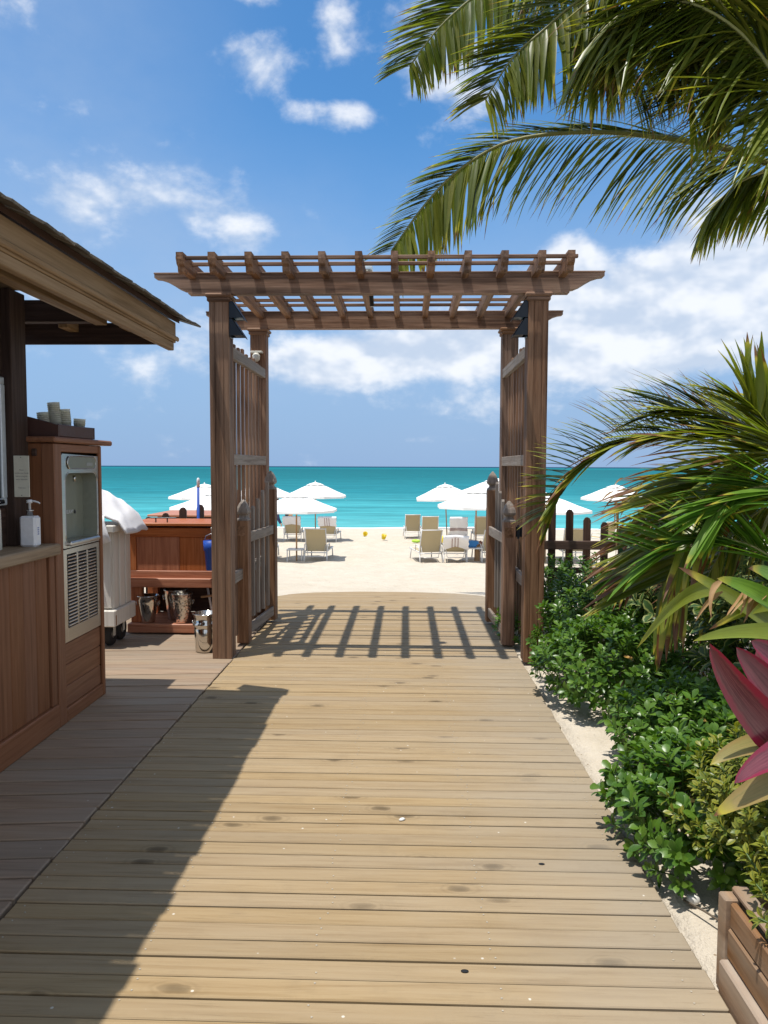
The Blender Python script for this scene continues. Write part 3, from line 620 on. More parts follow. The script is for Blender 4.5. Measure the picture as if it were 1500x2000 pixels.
bo = [(4.60, 1.16), (4.60, 1.37), (4.612, 1.40), (4.612, 1.44), (4.637, 1.44), (4.637, 1.40), (4.65, 1.37), (4.65, 1.16), (4.60, 1.16)]
Cb.part('bottle_outline', MB().tube([(xb+.003, a, b_) for a, b_ in bo], .0022, 5), 'white_plastic', ste)
text('ELKAY', .034, (xb+.003, 4.775, 1.288), (0, 1, 0), (0, 0, 1), 'white_plastic', 'lettering', ste, Cb.L)
Cb.part('drop_mark', MB().lathe([(.001, .022), (.006, .012), (.0085, .004), (.006, -.003), (.001, -.006)], (xb+.004, 4.845, 1.288), 8), 'ink', ste)
vp = MB().box(X-.004, X+.003, y0, y0+.05, .497, 1.078, .001).box(X-.004, X+.003, y1-.04, y1, .497, 1.078, .001).box(X-.0038, X+.0028, y0+.051, y1-.041, 1.046, 1.078, .001).box(X-.0038, X+.0028, y0+.051, y1-.041, .497, .582, .001)
for q in (1, 2): yy_ = y0+.051+(y1-y0-.092)*q/3; vp.box(X-.0037, X+.0029, yy_-.010, yy_+.010, .583, 1.045, .001)
vnt = Cb.part('vent_panel', vp, 'steel'); Cb.box('vent_back', 'dark_gap', X-.03, X-.02, y0+.02, y1-.02, .56, 1.06, parent=vnt)
lw = (y1-y0-.092)/3-.022; lm = None
for q in range(3):
    yc = y0+.051+(y1-y0-.092)*(q+.5)/3
    for j in range(21):
        zc = .594+j*.0218
        if lm is None: lm = MB().box(-.010, .003, -lw/2, lw/2, -.0052, .0052, .001).mesh('louvre')
        ob('louvre', lm, 'steel', vnt, Matrix.Translation(V((X, yc, zc))-V(Cb.o.location)) @ Matrix.Rotation(.5, 4, 'Y'))
# cup tray on top of the cabinet
Tr = Thing('cup_tray', (-1.98, 4.65, 1.772), 'dark brown slanted caddy holding cup stacks on top of the water cabinet', 'caddy')
sp_ = [(-2.13, 1.774), (-1.866, 1.774), (-1.866, 1.845), (-2.0, 1.868), (-2.13, 1.895)]
for yy_ in (4.415, 4.925):
    pr = [(-2.16, 1.774), (-1.862, 1.774), (-1.862, 1.842), (-2.02, 1.886), (-2.06, 1.896), (-2.16, 1.896)] if yy_ < 4.5 else [(-2.16, 1.774), (-1.862, 1.774), (-1.862, 1.850), (-2.16, 1.875)]
    Tr.part('end_panel', MB().prism(pr, 'y', yy_, yy_+.014), 'tray_brown')
Tr.box('front_panel', 'tray_brown', -1.876, -1.8625, 4.4295, 4.9245, 1.774, 1.848); Tr.box('back_panel', 'tray_brown', -2.159, -2.146, 4.4295, 4.9245, 1.774, 1.88); Tr.box('base', 'tray_brown', -2.145, -1.877, 4.4295, 4.9245, 1.774, 1.786)
cups = [(-2.04, 4.62, 4, 'shortest stack of clear cups, nearest the kiosk post in the caddy'), (-1.985, 4.66, 9, 'tallest leaning stack of clear cups in the caddy'), (-1.95, 4.72, 6, 'middle leaning stack of clear cups in the caddy'), (-1.925, 4.84, 2, 'low pair of clear cups at the far end of the caddy')]
for cx, cy, kk, lab in cups:
    Q = Thing('cup_stack', (cx, cy, 1.787), lab, 'cups', 'cup stacks in the caddy')
    ln = Matrix.Translation(V((0, 0, .0))) @ Matrix.Rotation(-.10 if kk > 3 else .05, 4, 'Y')
    for j in range(kk+1):
        z = j*.013; b = MB().lathe([(.024, z), (.036, z+.088), (.038, z+.088), (.038, z+.092), (.034, z+.092), (.0225, z+.004)], (0, 0, 0), 16)
        b.v = [tuple(ln @ V(p)) for p in b.v]; Q.part('cup', b, 'cup_plastic', world=False)
Bx = Thing('black_box', (-2.25, 4.8, 1.772), 'low black box behind the cup caddy beside the post', 'box')
Bx.box('body', 'black_plastic', -2.38, -2.165, 4.5, 4.9, 1.773, 1.83, b=.01); Bx.box('lid', 'black_plastic', -2.385, -2.162, 4.495, 4.905, 1.8305, 1.842, b=.004)
# notice and pump bottles
Nt = Thing('notice_plate', (-1.975, 4.19, 1.42), 'small cream notice plate fixed by the kiosk post above the pump bottle', 'sign')
Nt.box('plate', 'notice', -2.018, -1.928, 4.187, 4.192, 1.418, 1.655, b=.002)
pl_ = Nt.o.children[0]
for s_, z in (('Please', 1.570), ('sanitize your hands', 1.552), ('before using the', 1.534), ('water dispenser', 1.516), ('Thank you', 1.468)):
    text(s_, .0105, (-1.972, 4.1862, z), (1, 0, 0), (0, 0, 1), 'ink', 'lettering', pl_, Nt.L)
for z in (1.645, 1.428): Nt.part('screw', MB().lathe([(.003, -.002), (.003, .002)], (-1.975, 4.187, z), 8), 'ink', pl_)
for k in range(2): Nt.box('bracket', 'dark_Z', -2.02+k*.01, -2.013+k*.01, 4.1925, 4.26, 1.5, 1.53, parent=pl_) if k == 0 else None
def pump(cx, cy, z):
    Pm = Thing('pump_bottle', (cx, cy, z), 'white square pump bottle on the counter below the notice', 'bottle')
    Pm.box('body', 'white_plastic', cx-.048, cx+.048, cy-.036, cy+.036, z, z+.178, b=.012)
    Pm.part('collar', MB().lathe([(.017, .179), (.017, .205), (.021, .206), (.021, .212), (.008, .213)], (cx, cy, z), 16), 'chrome')
    pr = [(.007, .213), (.007, .25), (.016, .252), (.017, .268), (.008, .272)]
    Pm.part('pump_head', MB().lathe(pr, (cx, cy, z), 14).tube([(cx, cy, z+.262), (cx+.03, cy, z+.262), (cx+.05, cy, z+.256), (cx+.06, cy, z+.249)], .0065, 8, .004), 'white_plastic')
    for k in range(4): Pm.box('print', 'blue_ink', cx+.0482, cx+.0487, cy-.012+.0, cy+.006, z+.07+k*.012, z+.077+k*.012)
pump(-1.937, 4.20, 1.132)
D = Thing('dispenser_bottle', (-2.055, 4.02, 1.132), 'tall cream dispenser bottle with black strap at the left edge of the counter', 'bottle')
D.part('body', MB().lathe([(.062, 0), (.064, .004), (.062, .215), (.055, .235), (.02, .245)], (-2.06, 3.99, 1.133), 28), 'cream_plastic')
D.part('strap', MB().box(-2.13, -1.995, 3.93, 4.05, 1.385, 1.41, .006).tube([(-2.0, 3.925, 1.385), (-2.06, 3.915, 1.355), (-2.12, 3.925, 1.345)], .008, 8), 'black_plastic')
D.part('screw', MB().lathe([(.008, 0), (.008, .006)], (-1.999, 3.99, 1.395), 10), 'screw')
text('keep pure', .018, (-2.045, 3.9255, 1.175), (1, 0, 0), (0, 0, 1), 'grey_ink', 'lettering', D.o, D.L)
# ------------------------------------------------------------------ towel cart
Ct = Thing('towel_cart', (-2.8, 6.6, 0), 'chipped white timber towel cart on caster wheels', 'cart')
Ct.box('front_panel', 'white_paint', -3.35, -2.33, 6.325, 6.35, .36, 1.02); Ct.box('body', 'white_paint', -3.33, -2.345, 6.351, 6.76, .30, 1.0)
for k in range(3): Ct.box('slat', 'white_paint', -2.344, -2.318, 6.352+k*.142, 6.352+k*.142+.118, .345, 1.018, b=.006)
Ct.box('top_rim', 'white_paint', -3.4, -2.285, 6.29, 6.79, 1.021, 1.085, b=.008)
Ct.box('skirt', 'white_paint', -3.4, -2.29, 6.29, 6.79, .20, .344, b=.008); Ct.box('rust_patch', 'rust', -2.2895, -2.2885, 6.31, 6.33, .21, .30)
Ct.box('chipped_strip', 'white_paint', -3.3, -2.40, 6.318, 6.3245, .36, .40)
for (wx, wy) in ((-2.40, 6.46), (-2.40, 6.68), (-3.3, 6.46)):
    b = MB()
    for i, (r, x) in enumerate([(.06, -.028), (.098, -.024), (.105, -.012), (.105, .012), (.098, .024), (.06, .028)]): pass
    b.lathe([(.062, -.026), (.096, -.026), (.105, -.014), (.105, .014), (.096, .026), (.062, .026)], (0, 0, 0), 22)
    b.v = [(wx+p[2], wy+p[0], .107+p[1]) for p in b.v]; wl = Ct.part('wheel', b, 'rubber')
    h = MB().lathe([(.061, -.02), (.061, .02), (.02, .03), (.005, .032)], (0, 0, 0), 18); h.v = [(wx+p[2], wy+p[0], .107+p[1]) for p in h.v]; Ct.part('hub', h, 'screw', wl)
    Ct.part('fork', MB().box(wx+.034, wx+.04, wy-.025, wy+.02, .09, .199, .002), 'cream_plastic', wl)
def cloth_pile(cx, cy, z, rx, ry, h, seed, n=26):
    b = MB(); rg = random.Random(seed)
    for j in range(n+1):
        for i in range(n+1):
            u, v_ = i/n*2-1, j/n*2-1; r_ = max(abs(u), abs(v_)); rd = math.hypot(u, v_)
            hh = h*max(0, 1-(rd*.78)**2.2)+.035*mn.noise(V((u*2.6+seed, v_*2.6, 0)))+.016*mn.noise(V((u*7+seed, v_*5, 2)))
            b.v.append((cx+u*rx, cy+v_*ry, z+max(.002, hh)))
    b.f = [(j*(n+1)+i, j*(n+1)+i+1, (j+1)*(n+1)+i+1, (j+1)*(n+1)+i) for j in range(n) for i in range(n)]; b.sm = True; return b
Tp = Thing('towel_heap', (-2.7, 6.7, 1.086), 'heap of white towels piled on the white cart', 'towels')
b = MB(); N = 44
for j in range(N+1):
    for i in range(N+1):
        u, v_ = i/N, j/N; x = -3.35+u*1.17; y_ = 6.33+v_*.52
        q = (x+3.35)/1.17; hh = .36*(1-max(0, (q-.55)/.45)**1.7) if q > .55 else .36
        hh *= (1-abs(v_*2-1)**4*.6); hh += .04*mn.noise(V((x*5, y_*4, 0)))*(1-q*.4)+.018*mn.noise(V((x*14+y_*9, y_*7, 5)))+.02*sin(q*9+v_*7)*v_
        z = 1.09+max(.004, hh)
        if q > .93: z -= (q-.93)/.07*.085; 
        b.v.append((x, y_, z))
b.f = [(j*(N+1)+i, j*(N+1)+i+1, (j+1)*(N+1)+i+1, (j+1)*(N+1)+i) for j in range(N) for i in range(N)]; b.sm = True
me = b.mesh('pile'); o = Tp.part('pile', me, 'cloth'); o.modifiers.new('thick', 'SOLIDIFY').thickness = .02
def drape(pts, wv, name, parent, T_, th_=.012):
    b = MB(); n = len(pts); 
    for i, p in enumerate(pts):
        for k in range(7):
            q = k/6; pp = V(p)+V(wv)*q; pp += V((0, -.012, .004))*sin(q*9+i)*.8; b.v.append(tuple(pp))
        if i:
            for k in range(6): a = (i-1)*7+k; b.f.append((a, a+1, a+8, a+7))
    b.sm = True; o = T_.part(name, b, 'cloth', parent); o.modifiers.new('thick', 'SOLIDIFY').thickness = th_; return o
drape([(-2.52, 6.40, 1.12), (-2.50, 6.30, 1.10), (-2.49, 6.272, 1.06), (-2.46, 6.268, .97), (-2.43, 6.27, .90)], (.13, .0, .055), 'hanging_towel', Tp.o, Tp)
drape([(-2.72, 6.40, 1.12), (-2.70, 6.30, 1.10), (-2.70, 6.272, 1.04), (-2.68, 6.268, .90), (-2.66, 6.27, .80)], (.20, .0, .03), 'hanging_towel', Tp.o, Tp)
# ------------------------------------------------------------------ service station with buckets
St = Thing('service_station', (-1.95, 7.2, 0), 'reddish brown service cabinet with open lower shelf behind the left arbor post', 'cabinet')
yF = 6.97
St.part('top', MB().box(-2.43, -1.40, 6.93, 7.55, 1.03, 1.06, .006), 'station_X')
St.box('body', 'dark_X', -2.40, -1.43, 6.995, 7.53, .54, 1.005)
for a in ((-2.415, -1.41, yF, 6.994, .925, 1.012), (-2.415, -1.41, yF, 6.994, .535, .60)): St.box('rail', 'station_X', *a)
for a in ((-2.415, -2.345, yF+.0005, 6.9935, .601, .924), (-1.48, -1.41, yF+.0005, 6.9935, .601, .924)): St.box('door_stile', 'station_Z', *a)
for a in ((-2.344, -1.932, 6.982, 6.9945, .601, .924), (-1.930, -1.481, 6.982, 6.9945, .601, .924)): St.box('door_panel', 'station_Z', *a, b=.003)
St.box('ledge', 'station_X', -2.425, -1.40, 6.925, 6.996, .445, .534, b=.008)
for a in ((-2.405, -2.30, 6.975, 7.05), (-1.52, -1.415, 6.975, 7.05), (-2.405, -2.30, 7.44, 7.52), (-1.52, -1.415, 7.44, 7.52)): St.box('leg', 'station_Z', *a, .10, .444)
St.box('shelf', 'station_X', -2.42, -1.405, 6.91, 7.53, .012, .098, b=.006); St.box('back_board', 'fence_X', -2.415, -1.41, 7.522, 7.54, .10, .535)
for x in (-2.2, -1.62): St.part('foot', MB().lathe([(.03, -.01), (.03, .012)], (x, 7.1, 0), 10), 'rubber')
hd = MB().tube([(-2.16, 7.0, 1.058), (-2.16, 7.0, 1.10)], .006, 6).tube([(-2.05, 7.0, 1.058), (-2.05, 7.0, 1.10)], .006, 6).box(-2.21, -1.96, 6.992, 7.008, 1.098, 1.108, .003); hd.sm = False
St.part('handle', hd, 'black_metal')
def bucket(cx, cy, z, r0_, r1_, h, lab, mt='chrome', ring=True, rim2=False):
    B_ = Thing('ice_bucket', (cx, cy, z), lab, 'bucket', 'steel ice buckets')
    pr = [(r0_*.9, 0), (r0_, .006), (r0_+(r1_-r0_)*.75, h*.75), (r1_, h*.97), (r1_+.008, h*.98), (r1_+.008, h), (r1_-.002, h), (r0_*.97, .012)]
    if rim2: pr = [(r0_*.92, 0), (r0_, .008), (r1_, h*.60), (r1_-.006, h*.64), (r1_+.008, h*.70), (r1_+.010, h*.74), (r1_-.004, h*.77), (r1_, h*.96), (r1_+.012, h*.98), (r1_+.012, h), (r1_-.002, h), (r0_*.95, .015)]
    bd = B_.part('body', MB().lathe(pr, (cx, cy, z), 30), mt)
    if ring:
        for sg in (-1, 1):
            rg_ = [(cx+sg*(r1_+.006+.006*sin(a)), cy-.024*cos(a), z+h*.80-.026+.026*sin(a)) for a in [2*pi*k/14 for k in range(15)]]
            B_.part('ring_handle', MB().tube(rg_, .0035, 6), 'chrome', bd)
bucket(-2.245, 6.99, .099, .064, .098, .262, 'plain tapered steel ice bucket, leftmost on the station shelf')
bucket(-2.02, 7.14, .099, .080, .112, .300, 'tall dark mirrored ice bucket at the back of the station shelf')
bucket(-1.915, 7.0, .099, .070, .098, .285, 'hammered steel ice bucket with emblem on the station shelf', 'hammered')
eb = Thing('emblem', (-1.915, 6.965, .3), 'small round emblem on the hammered ice bucket', 'emblem') if False else None
bucket(-1.50, 6.30, .0, .088, .100, .335, 'tall double-rimmed steel bucket standing on the deck beside the post', rim2=True)
Sk = Thing('cleaning_pole', (-1.92, 7.32, .1), 'blue cleaning pole with white tip rising behind the service cabinet', 'pole')
Sk.part('shaft', MB().tube([(-1.93, 7.60, .0), (-1.918, 7.60, 1.385)], .0145, 12), 'blue'); Sk.part('tip', MB().lathe([(.0165, 1.383), (.0165, 1.45), (.012, 1.472), (.003, 1.478)], (-1.917, 7.60, 0), 12), 'white_plastic')
Sb = Thing('blue_scoop', (-1.47, 6.93, .72), 'small blue bucket hanging on the cabinet door beside the post', 'bucket')
Sb.part('body', MB().lathe([(.045, .62), (.05, .625), (.062, .80), (.072, .81), (.075, .90), (.068, .90)], (-1.60, 6.89, 0), 20), 'blue')
Sb.part('handle', MB().tube([(-1.665, 6.89, .90), (-1.65, 6.885, .945), (-1.60, 6.885, .965), (-1.55, 6.885, .945), (-1.535, 6.89, .90)], .004, 6), 'screw'); Sb.part('hook', MB().tube([(-1.60, 6.885, .96), (-1.60, 6.90, 1.02), (-1.60, 6.95, 1.04)], .004, 6), 'screw')
Bm = Thing('short_broom', (-1.62, 7.2, .1), 'pale broom handle leaning on the station shelf', 'broom')
Bm.part('handle', MB().tube([(-1.70, 7.10, .44), (-1.64, 7.06, .16)], .011, 8), 'white_plastic'); Bm.part('grip', MB().tube([(-1.64, 7.06, .16), (-1.63, 7.055, .11)], .013, 8), 'red')
Wp = Thing('wooden_dowel', (-1.6, 7.1, .3), 'thin pale wooden stick lying across the station shelf', 'stick'); Wp.part('shaft', MB().tube([(-1.75, 7.06, .335), (-1.50, 7.02, .375), (-1.24, 6.98, .40)], .011, 8), 'teak_pole')
# ------------------------------------------------------------------ beach furniture
def lounger_mesh(T_, tilt=.50, towel=None):
    """local frame: sitter faces +y, origin below the hinge"""
    hw = .31; r = .016
    def P_(n_, mb_, mt, par=None): return T_.part(n_, mb_, mt, par, world=False)
    bk_l = .74; by, bz = -bk_l*sin(tilt), bk_l*cos(tilt)
    b = MB()
    for j in range(9):
        q = j/8
        for i in range(9):
            u = i/8*2-1; sagg = .045*(1-u*u)*sin(pi*q); bow = .05*sin(pi*q)
            b.v.append((u*(hw-.012), -.02+by*q-(sagg+bow)*cos(tilt)*-.6, .33+bz*q-(sagg)*sin(tilt)))
    b.f = [(j*9+i, j*9+i+1, (j+1)*9+i+1, (j+1)*9+i) for j in range(8) for i in range(8)]; b.sm = True
    P_('back_sling', b, 'sling')
    b = MB()
    for s_ in (-1, 1): b.tube([(s_*hw, .0, .33), (s_*hw, -.02+by*.5+.03, .33+bz*.5), (s_*hw, -.02+by, .33+bz)], r)
    b.tube([(-hw, -.02+by, .33+bz-.02), (hw, -.02+by, .33+bz-.02)], r); P_('back_frame', b, 'frame_white')
    P_('seat_sling', MB().box(-hw+.012, hw-.012, .02, 1.22, .322, .334, .003), 'sling')
    b = MB()
    for s_ in (-1, 1): b.tube([(s_*(hw+.02), -.16, .33), (s_*(hw+.02), 1.26, .33)], .02)
    b.tube([(-hw-.02, 1.26, .33), (hw+.02, 1.26, .33)], .02); b.tube([(-hw-.02, -.16, .30), (hw+.02, -.16, .30)], .016); b.tube([(-hw*.7, -.18, .18), (hw*.7, -.18, .18)], .012)
    P_('seat_frame', b, 'frame_white')
    for s_ in (-1, 1):
        P_('leg', MB().tube([(s_*(hw+.02), -.12, .33), (s_*(hw+.035), -.2, .0)], .019), 'frame_white'); P_('leg', MB().tube([(s_*(hw+.02), 1.1, .33), (s_*(hw+.03), 1.16, .0)], .019), 'frame_white')
        P_('arm', MB().tube([(s_*(hw+.03), -.16, .33), (s_*(hw+.045), -.05, .53), (s_*(hw+.045), .32, .53), (s_*(hw+.03), .42, .33)], .017), 'frame_white')
        P_('back_strut', MB().tube([(s_*(hw-.02), -.02+by*.28, .33+bz*.28), (s_*hw*.78, -.1, .19), (s_*hw*.7, -.18, .18)], .010), 'frame_white')
LPROTO = {}
def lounger(px, y, label, tilt=.50, rz=0, towel=None):
    p = at(px, 1000, y); z = ground_z(p.x, y)
    key = round(tilt, 2)
    T_ = Thing('sun_lounger', (p.x, y, z), label, 'sun lounger', 'sun loungers on the beach')
    if key not in LPROTO: lounger_mesh(T_, tilt); LPROTO[key] = T_.o
    else:
        for ch in LPROTO[key].children: copy_tree(ch, T_.o)
    T_.o.rotation_euler.z = R(rz)
    if towel:
        Tw = bpy.data.objects.new('beach_towel', None); COL.objects.link(Tw); Tw.location = T_.o.location; Tw.rotation_euler = T_.o.rotation_euler
        tag(Tw, towel[0], 'towel', 'towels over the loungers'); by, bz = -.74*sin(tilt), .74*cos(tilt); dn = towel[1]; w0, w1 = towel[2], towel[3]
        b = MB(); rows = []
        nb = V((0, -cos(tilt), -sin(tilt)))
        for k in range(13):
            q = 1-dn*(1-k/12); rows.append(V((0, -.02+by*q, .33+bz*q))+nb*.035)
        rows += [V((0, -.02+by*1.03, .33+bz*1.05))-nb*.01]+[V((0, -.02+by*q, .33+bz*q))-nb*.05 for q in (.95, .8)]
        for j, c_ in enumerate(rows):
            for i in range(13):
                u = i/12; x = w0+(w1-w0)*u; b.v.append((x+.012*sin(j*1.1+i), c_.y-.012*sin(u*14+j*.3), c_.z+towel[4]*abs(u-.5)*-1*(1 if j < 12 else .3)))
            if j:
                for i in range(12): a = (j-1)*13+i; b.f.append((a, a+1, a+14, a+13))
        b.sm = True; ob('cloth', b, 'cloth', Tw)
        for s_ in towel[5]:
            sb = MB(); kind, pos = s_
            for kk in range(3):
                if kind == 'h':
                    q = 1-dn*(1-pos)-kk*.055; c_ = V((0, -.02+by*q, .33+bz*q))+nb*.052; n2 = 12
                    for i in range(n2+1):
                        u = i/n2; x = w0+(w1-w0)*u; zz = c_.z+towel[4]*abs(u-.5)*-1
                        sb.v += [(x, c_.y-.012*sin(u*14), zz-.009), (x, c_.y-.012*sin(u*14), zz+.009)]
                        if i: k0 = len(sb.v)-4; sb.f.append((k0, k0+2, k0+3, k0+1))
                else:
                    x = pos+kk*.085
                    for i in range(9):
                        q = 1-dn*(1-i/8); c_ = V((0, -.02+by*q, .33+bz*q))+nb*.054; uu = (x-w0)/(w1-w0); zz = c_.z+towel[4]*abs(uu-.5)*-1
                        sb.v += [(x-.009, c_.y, zz), (x+.009, c_.y, zz)]
                        if i: k0 = len(sb.v)-4; sb.f.append((k0, k0+1, k0+3, k0+2))
            ob('stripe', sb, 'maroon_stripe', Tw)
    return T_
lounger(618, 22.2, 'empty beige lounger right of the white side table, nearest row left of the path', .30, -2)
lounger(517, 22.4, 'beige lounger half hidden behind the left gate leaf, nearest row', .42, 6)
lounger(572, 29.4, 'far lounger left of the path with towel slipping off its corner', .42, 3, ('white towel draped slantwise over the left far lounger', .42, -.38, .33, .10, []))
lounger(641, 29.0, 'far lounger with white towel over its top, nearest the path on the left', .42, -3, ('white towel with three red marks over the far left lounger', .48, -.36, .36, .06, [('v', -.09)]))
lounger(806, 31.5, 'small empty lounger nearest the path on the right, far row', .24, 3)
lounger(840, 28.6, 'empty beige lounger with raised back, second in the right far row', .24, 2)
lounger(895, 28.8, 'far right lounger wrapped in a white striped towel', .34, -2, ('white towel with horizontal maroon stripes over the far lounger', .96, -.33, .36, .04, [('h', .42)]))
lounger(943, 28.4, 'beige lounger just left of the right gate leaf, far row', .26, 0)
lounger(840, 22.0, 'empty lounger nearest the path on the right, turned slightly leftwards', .36, 12)
lounger(890, 21.9, 'near right lounger with reclined back under a striped towel', .80, -3, ('white towel with vertical maroon stripes over the reclined lounger', .60, -.36, .38, .20, [('v', -.10)]))
lounger(962, 22.0, 'lounger mostly hidden behind the right gate leaf, nearest row', .5, 8)
lounger(1121, 22.3, 'beige lounger behind the right picket fence, nearest row', .30, 0)
lounger(1184, 27.5, 'beige lounger turned sideways beyond the right picket fence', .5, 30)
lounger(1250, 28.4, 'beige lounger behind the palm fronds beyond the fence', .42, 0)
def umbrella(px, y, h, rad, label, lean=0.0, sleeve=False, rot=0.0, rz=22.5, proto=[None]):
    p = at(px, 1000, y); z = ground_z(p.x, y)
    T_ = Thing('beach_umbrella', (p.x, y, z), label, 'umbrella', 'white beach umbrellas')
    if proto[0] is None:
        n = 8; b = MB(); top = 2.45
        rings = [(.26, -.045), (.55, -.16), (.9, -.33), (1.30, -.50), (1.305, -.60)]
        for (rr_, dz) in rings:
            for i in range(n*4):
                a = 2*pi*i/(n*4); ph = (i % 4)/4; pinch = cos(pi/n)/cos((ph-.5)*2*pi/n); sg = 1-.02*sin(pi*ph)
                b.v.append((rr_*pinch*sg*cos(a), rr_*pinch*sg*sin(a), top+dz+(-.03*sin(pi*ph)*(rr_/1.3) if dz > -.55 else 0)))
        m_ = n*4
        for j in range(len(rings)-1):
            for i in range(m_): b.f.append((j*m_+i, j*m_+(i+1) % m_, (j+1)*m_+(i+1) % m_, (j+1)*m_+i))
        T_.part('canopy', b, 'canopy', world=False)
        b = MB(); cz = top+.055
        for (rr_, dz) in ((.012, 0), (.2, -.05), (.36, -.115)):
            for i in range(m_): a = 2*pi*i/m_; b.v.append((rr_*cos(a), rr_*sin(a), cz+dz))
        for j in range(2):
            for i in range(m_): b.f.append((j*m_+i, j*m_+(i+1) % m_, (j+1)*m_+(i+1) % m_, (j+1)*m_+i))
        b.sm = True; T_.part('vent_cap', b, 'canopy', world=False)
        T_.part('finial', MB().lathe([(.016, 0), (.026, .02), (.02, .045), (.005, .06)], (0, 0, cz), 10), 'canopy', world=False)
        T_.part('pole', MB().tube([(0, 0, -.3), (0, 0, top)], .024, 10), 'teak_pole', world=False)
        for i in range(n):
            a = 2*pi*(i)/n; T_.part('rib', MB().tube([(.03*cos(a), .03*sin(a), top-.05), (1.27*cos(a), 1.27*sin(a), top-.545)], .010, 5), 'teak_pole', world=False)
        proto[0] = T_.o
    else:
        for ch in proto[0].children: copy_tree(ch, T_.o)
    T_.o.scale = (rad/1.3, rad/1.3, h/2.5); T_.o.rotation_euler = (0, R(lean), R(rz))
    if sleeve: T_.part('base_sleeve', MB().lathe([(.09, -.2), (.085, .62), (.03, .66)], (.05, 0, 0), 12), 'teak_pole', world=False)
umbrella(579, 22.4, 2.10, 1.28, 'white umbrella over the side table left of the path, nearest row')
umbrella(616, 29.6, 2.38, 1.28, 'white umbrella over the far left loungers, its right tip nearest the path')
umbrella(512, 29.5, 2.30, 1.30, 'white umbrella mostly hidden behind the left gate leaf')
umbrella(400, 29.0, 2.25, 1.38, 'white umbrella between the blue pole and the left post, farther one')
umbrella(425, 22.5, 2.08, 1.42, 'white umbrella behind the left arbor post, nearer one')
umbrella(874, 29.8, 2.35, 1.25, 'white umbrella with slightly leaning pole, far row right of the path', -3.0)
umbrella(930, 22.2, 2.14, 1.22, 'white umbrella on a thick wooden base left of the right gate, nearest row', sleeve=True)
umbrella(968, 28.2, 2.55, 1.55, 'large white umbrella rising behind the right gate leaf')
umbrella(1066, 22.4, 2.10, 1.36, 'white umbrella right of the right arbor post, behind the fence')
umbrella(1201, 29.2, 2.34, 1.32, 'white umbrella farthest right, beside the palm fronds')
def side_table(px, y, lab):
    p = at(px, 1000, y); z = ground_z(p.x, y); T_ = Thing('side_table', (p.x, y, z), lab, 'table', 'white side tables on the sand')
    T_.part('table_top', MB().box(-.25, .25, -.25, .25, .40, .43, .01), 'frame_white', world=False)
    for sx_ in (-1, 1):
        for sy_ in (-1, 1): T_.part('leg', MB().box(sx_*.235-.03 if sx_ > 0 else -.235-.0, sx_*.235 if sx_ > 0 else -.235+.03, sy_*.225-.015, sy_*.225+.015, -.02, .399, .004), 'frame_white', world=False)
    return V((p.x, y, z+.43))
side_table(577, 22.4, 'white plastic side table left of the nearest empty lounger')
tt = side_table(926, 22.0, 'white plastic side table under the blue bag')
side_table(1199, 28.6, 'white plastic side table beside the umbrella farthest right')
Bg = Thing('beach_bag', tt+V((-.11, 0, 0)), 'bright blue folded bag on the side table', 'bag')
b = MB().box(-.17, .17, -.12, .12, .003, .20, .03); b.v = [(p[0]+p[2]*.35, p[1], p[2]*(1-.25*abs(p[0]))) for p in b.v]; Bg.part('body', b, 'blue_bag', world=False); Bg.part('flap', MB().box(-.10, .24, -.124, -.1205, .10, .19, .001), 'blue_bag', world=False)
def lump(name, px, y, dz, dims, mt, lab, cat, seed=1):
    p = at(px, 1000, y); z = ground_z(p.x, y)+dz; T_ = Thing(name, (p.x, y, z), lab, cat); b = MB(); n = 14
    for j in range(9):
        a = -pi/2+pi*j/8
        for i in range(n):
            t_ = 2*pi*i/n; k = 1+.28*mn.noise(V((cos(t_)*1.6+seed, sin(t_)*1.6, j*.5)))
            b.v.append((dims[0]*cos(a)**.6*cos(t_)*k if abs(cos(a)) > 1e-6 else 0, dims[1]*max(0, cos(a))**.6*sin(t_)*k, dims[2]*(.5+.5*sin(a))*k))
    b.f = [(j*n+i, j*n+(i+1) % n, (j+1)*n+(i+1) % n, (j+1)*n+i) for j in range(8) for i in range(n)]; b.sm = True
    T_.part('body', b, mt, world=False)
    return T_
lump('beach_bag', 941, 22.3, .33, (.10, .1, .26), 'bag_brown', 'reddish brown rounded bag beside the right gate leaf', 'bag', 2)
lump('beach_bag', 609, 29.2, .02, (.20, .15, .26), 'black_plastic', 'dark bag lying between the far left loungers', 'bag', 3)
lump('beach_bag', 866, 28.4, .05, (.16, .14, .24), 'yellow', 'yellow bag on the sand between the far right loungers', 'bag', 4)
lump('beach_bag', 888, 25.0, .18, (.09, .09, .14), 'yellow', 'small yellow bag just above the reclined lounger', 'bag', 5)
lump('towel_bundle', 813, 28.6, .02, (.17, .12, .12), 'lime', 'lime green towel bundle beside the small empty lounger', 'towel', 6)
def toy_bucket(px, y, lab, rot):
    p = at(px, 1000, y); z = ground_z(p.x, y); T_ = Thing('toy_bucket', (p.x, y, z+.05), lab, 'bucket', 'yellow toy buckets on the sand')
    T_.part('body', MB().lathe([(.07, 0), (.075, .005), (.10, .15), (.11, .15), (.11, .165), (.095, .165), (.068, .01)], (0, 0, 0), 16), 'yellow', world=False)
    T_.part('handle', MB().tube([(-.1, 0, .155), (-.08, .06, .2), (0, .09, .22), (.08, .06, .2), (.1, 0, .155)], .006, 6), 'yellow', world=False); T_.o.rotation_euler = (rot, .2, 0)
toy_bucket(713, 33.0, 'yellow toy bucket on the sand, the farther one', .9)
toy_bucket(749, 29.8, 'yellow toy bucket on the sand, the nearer one', .3)
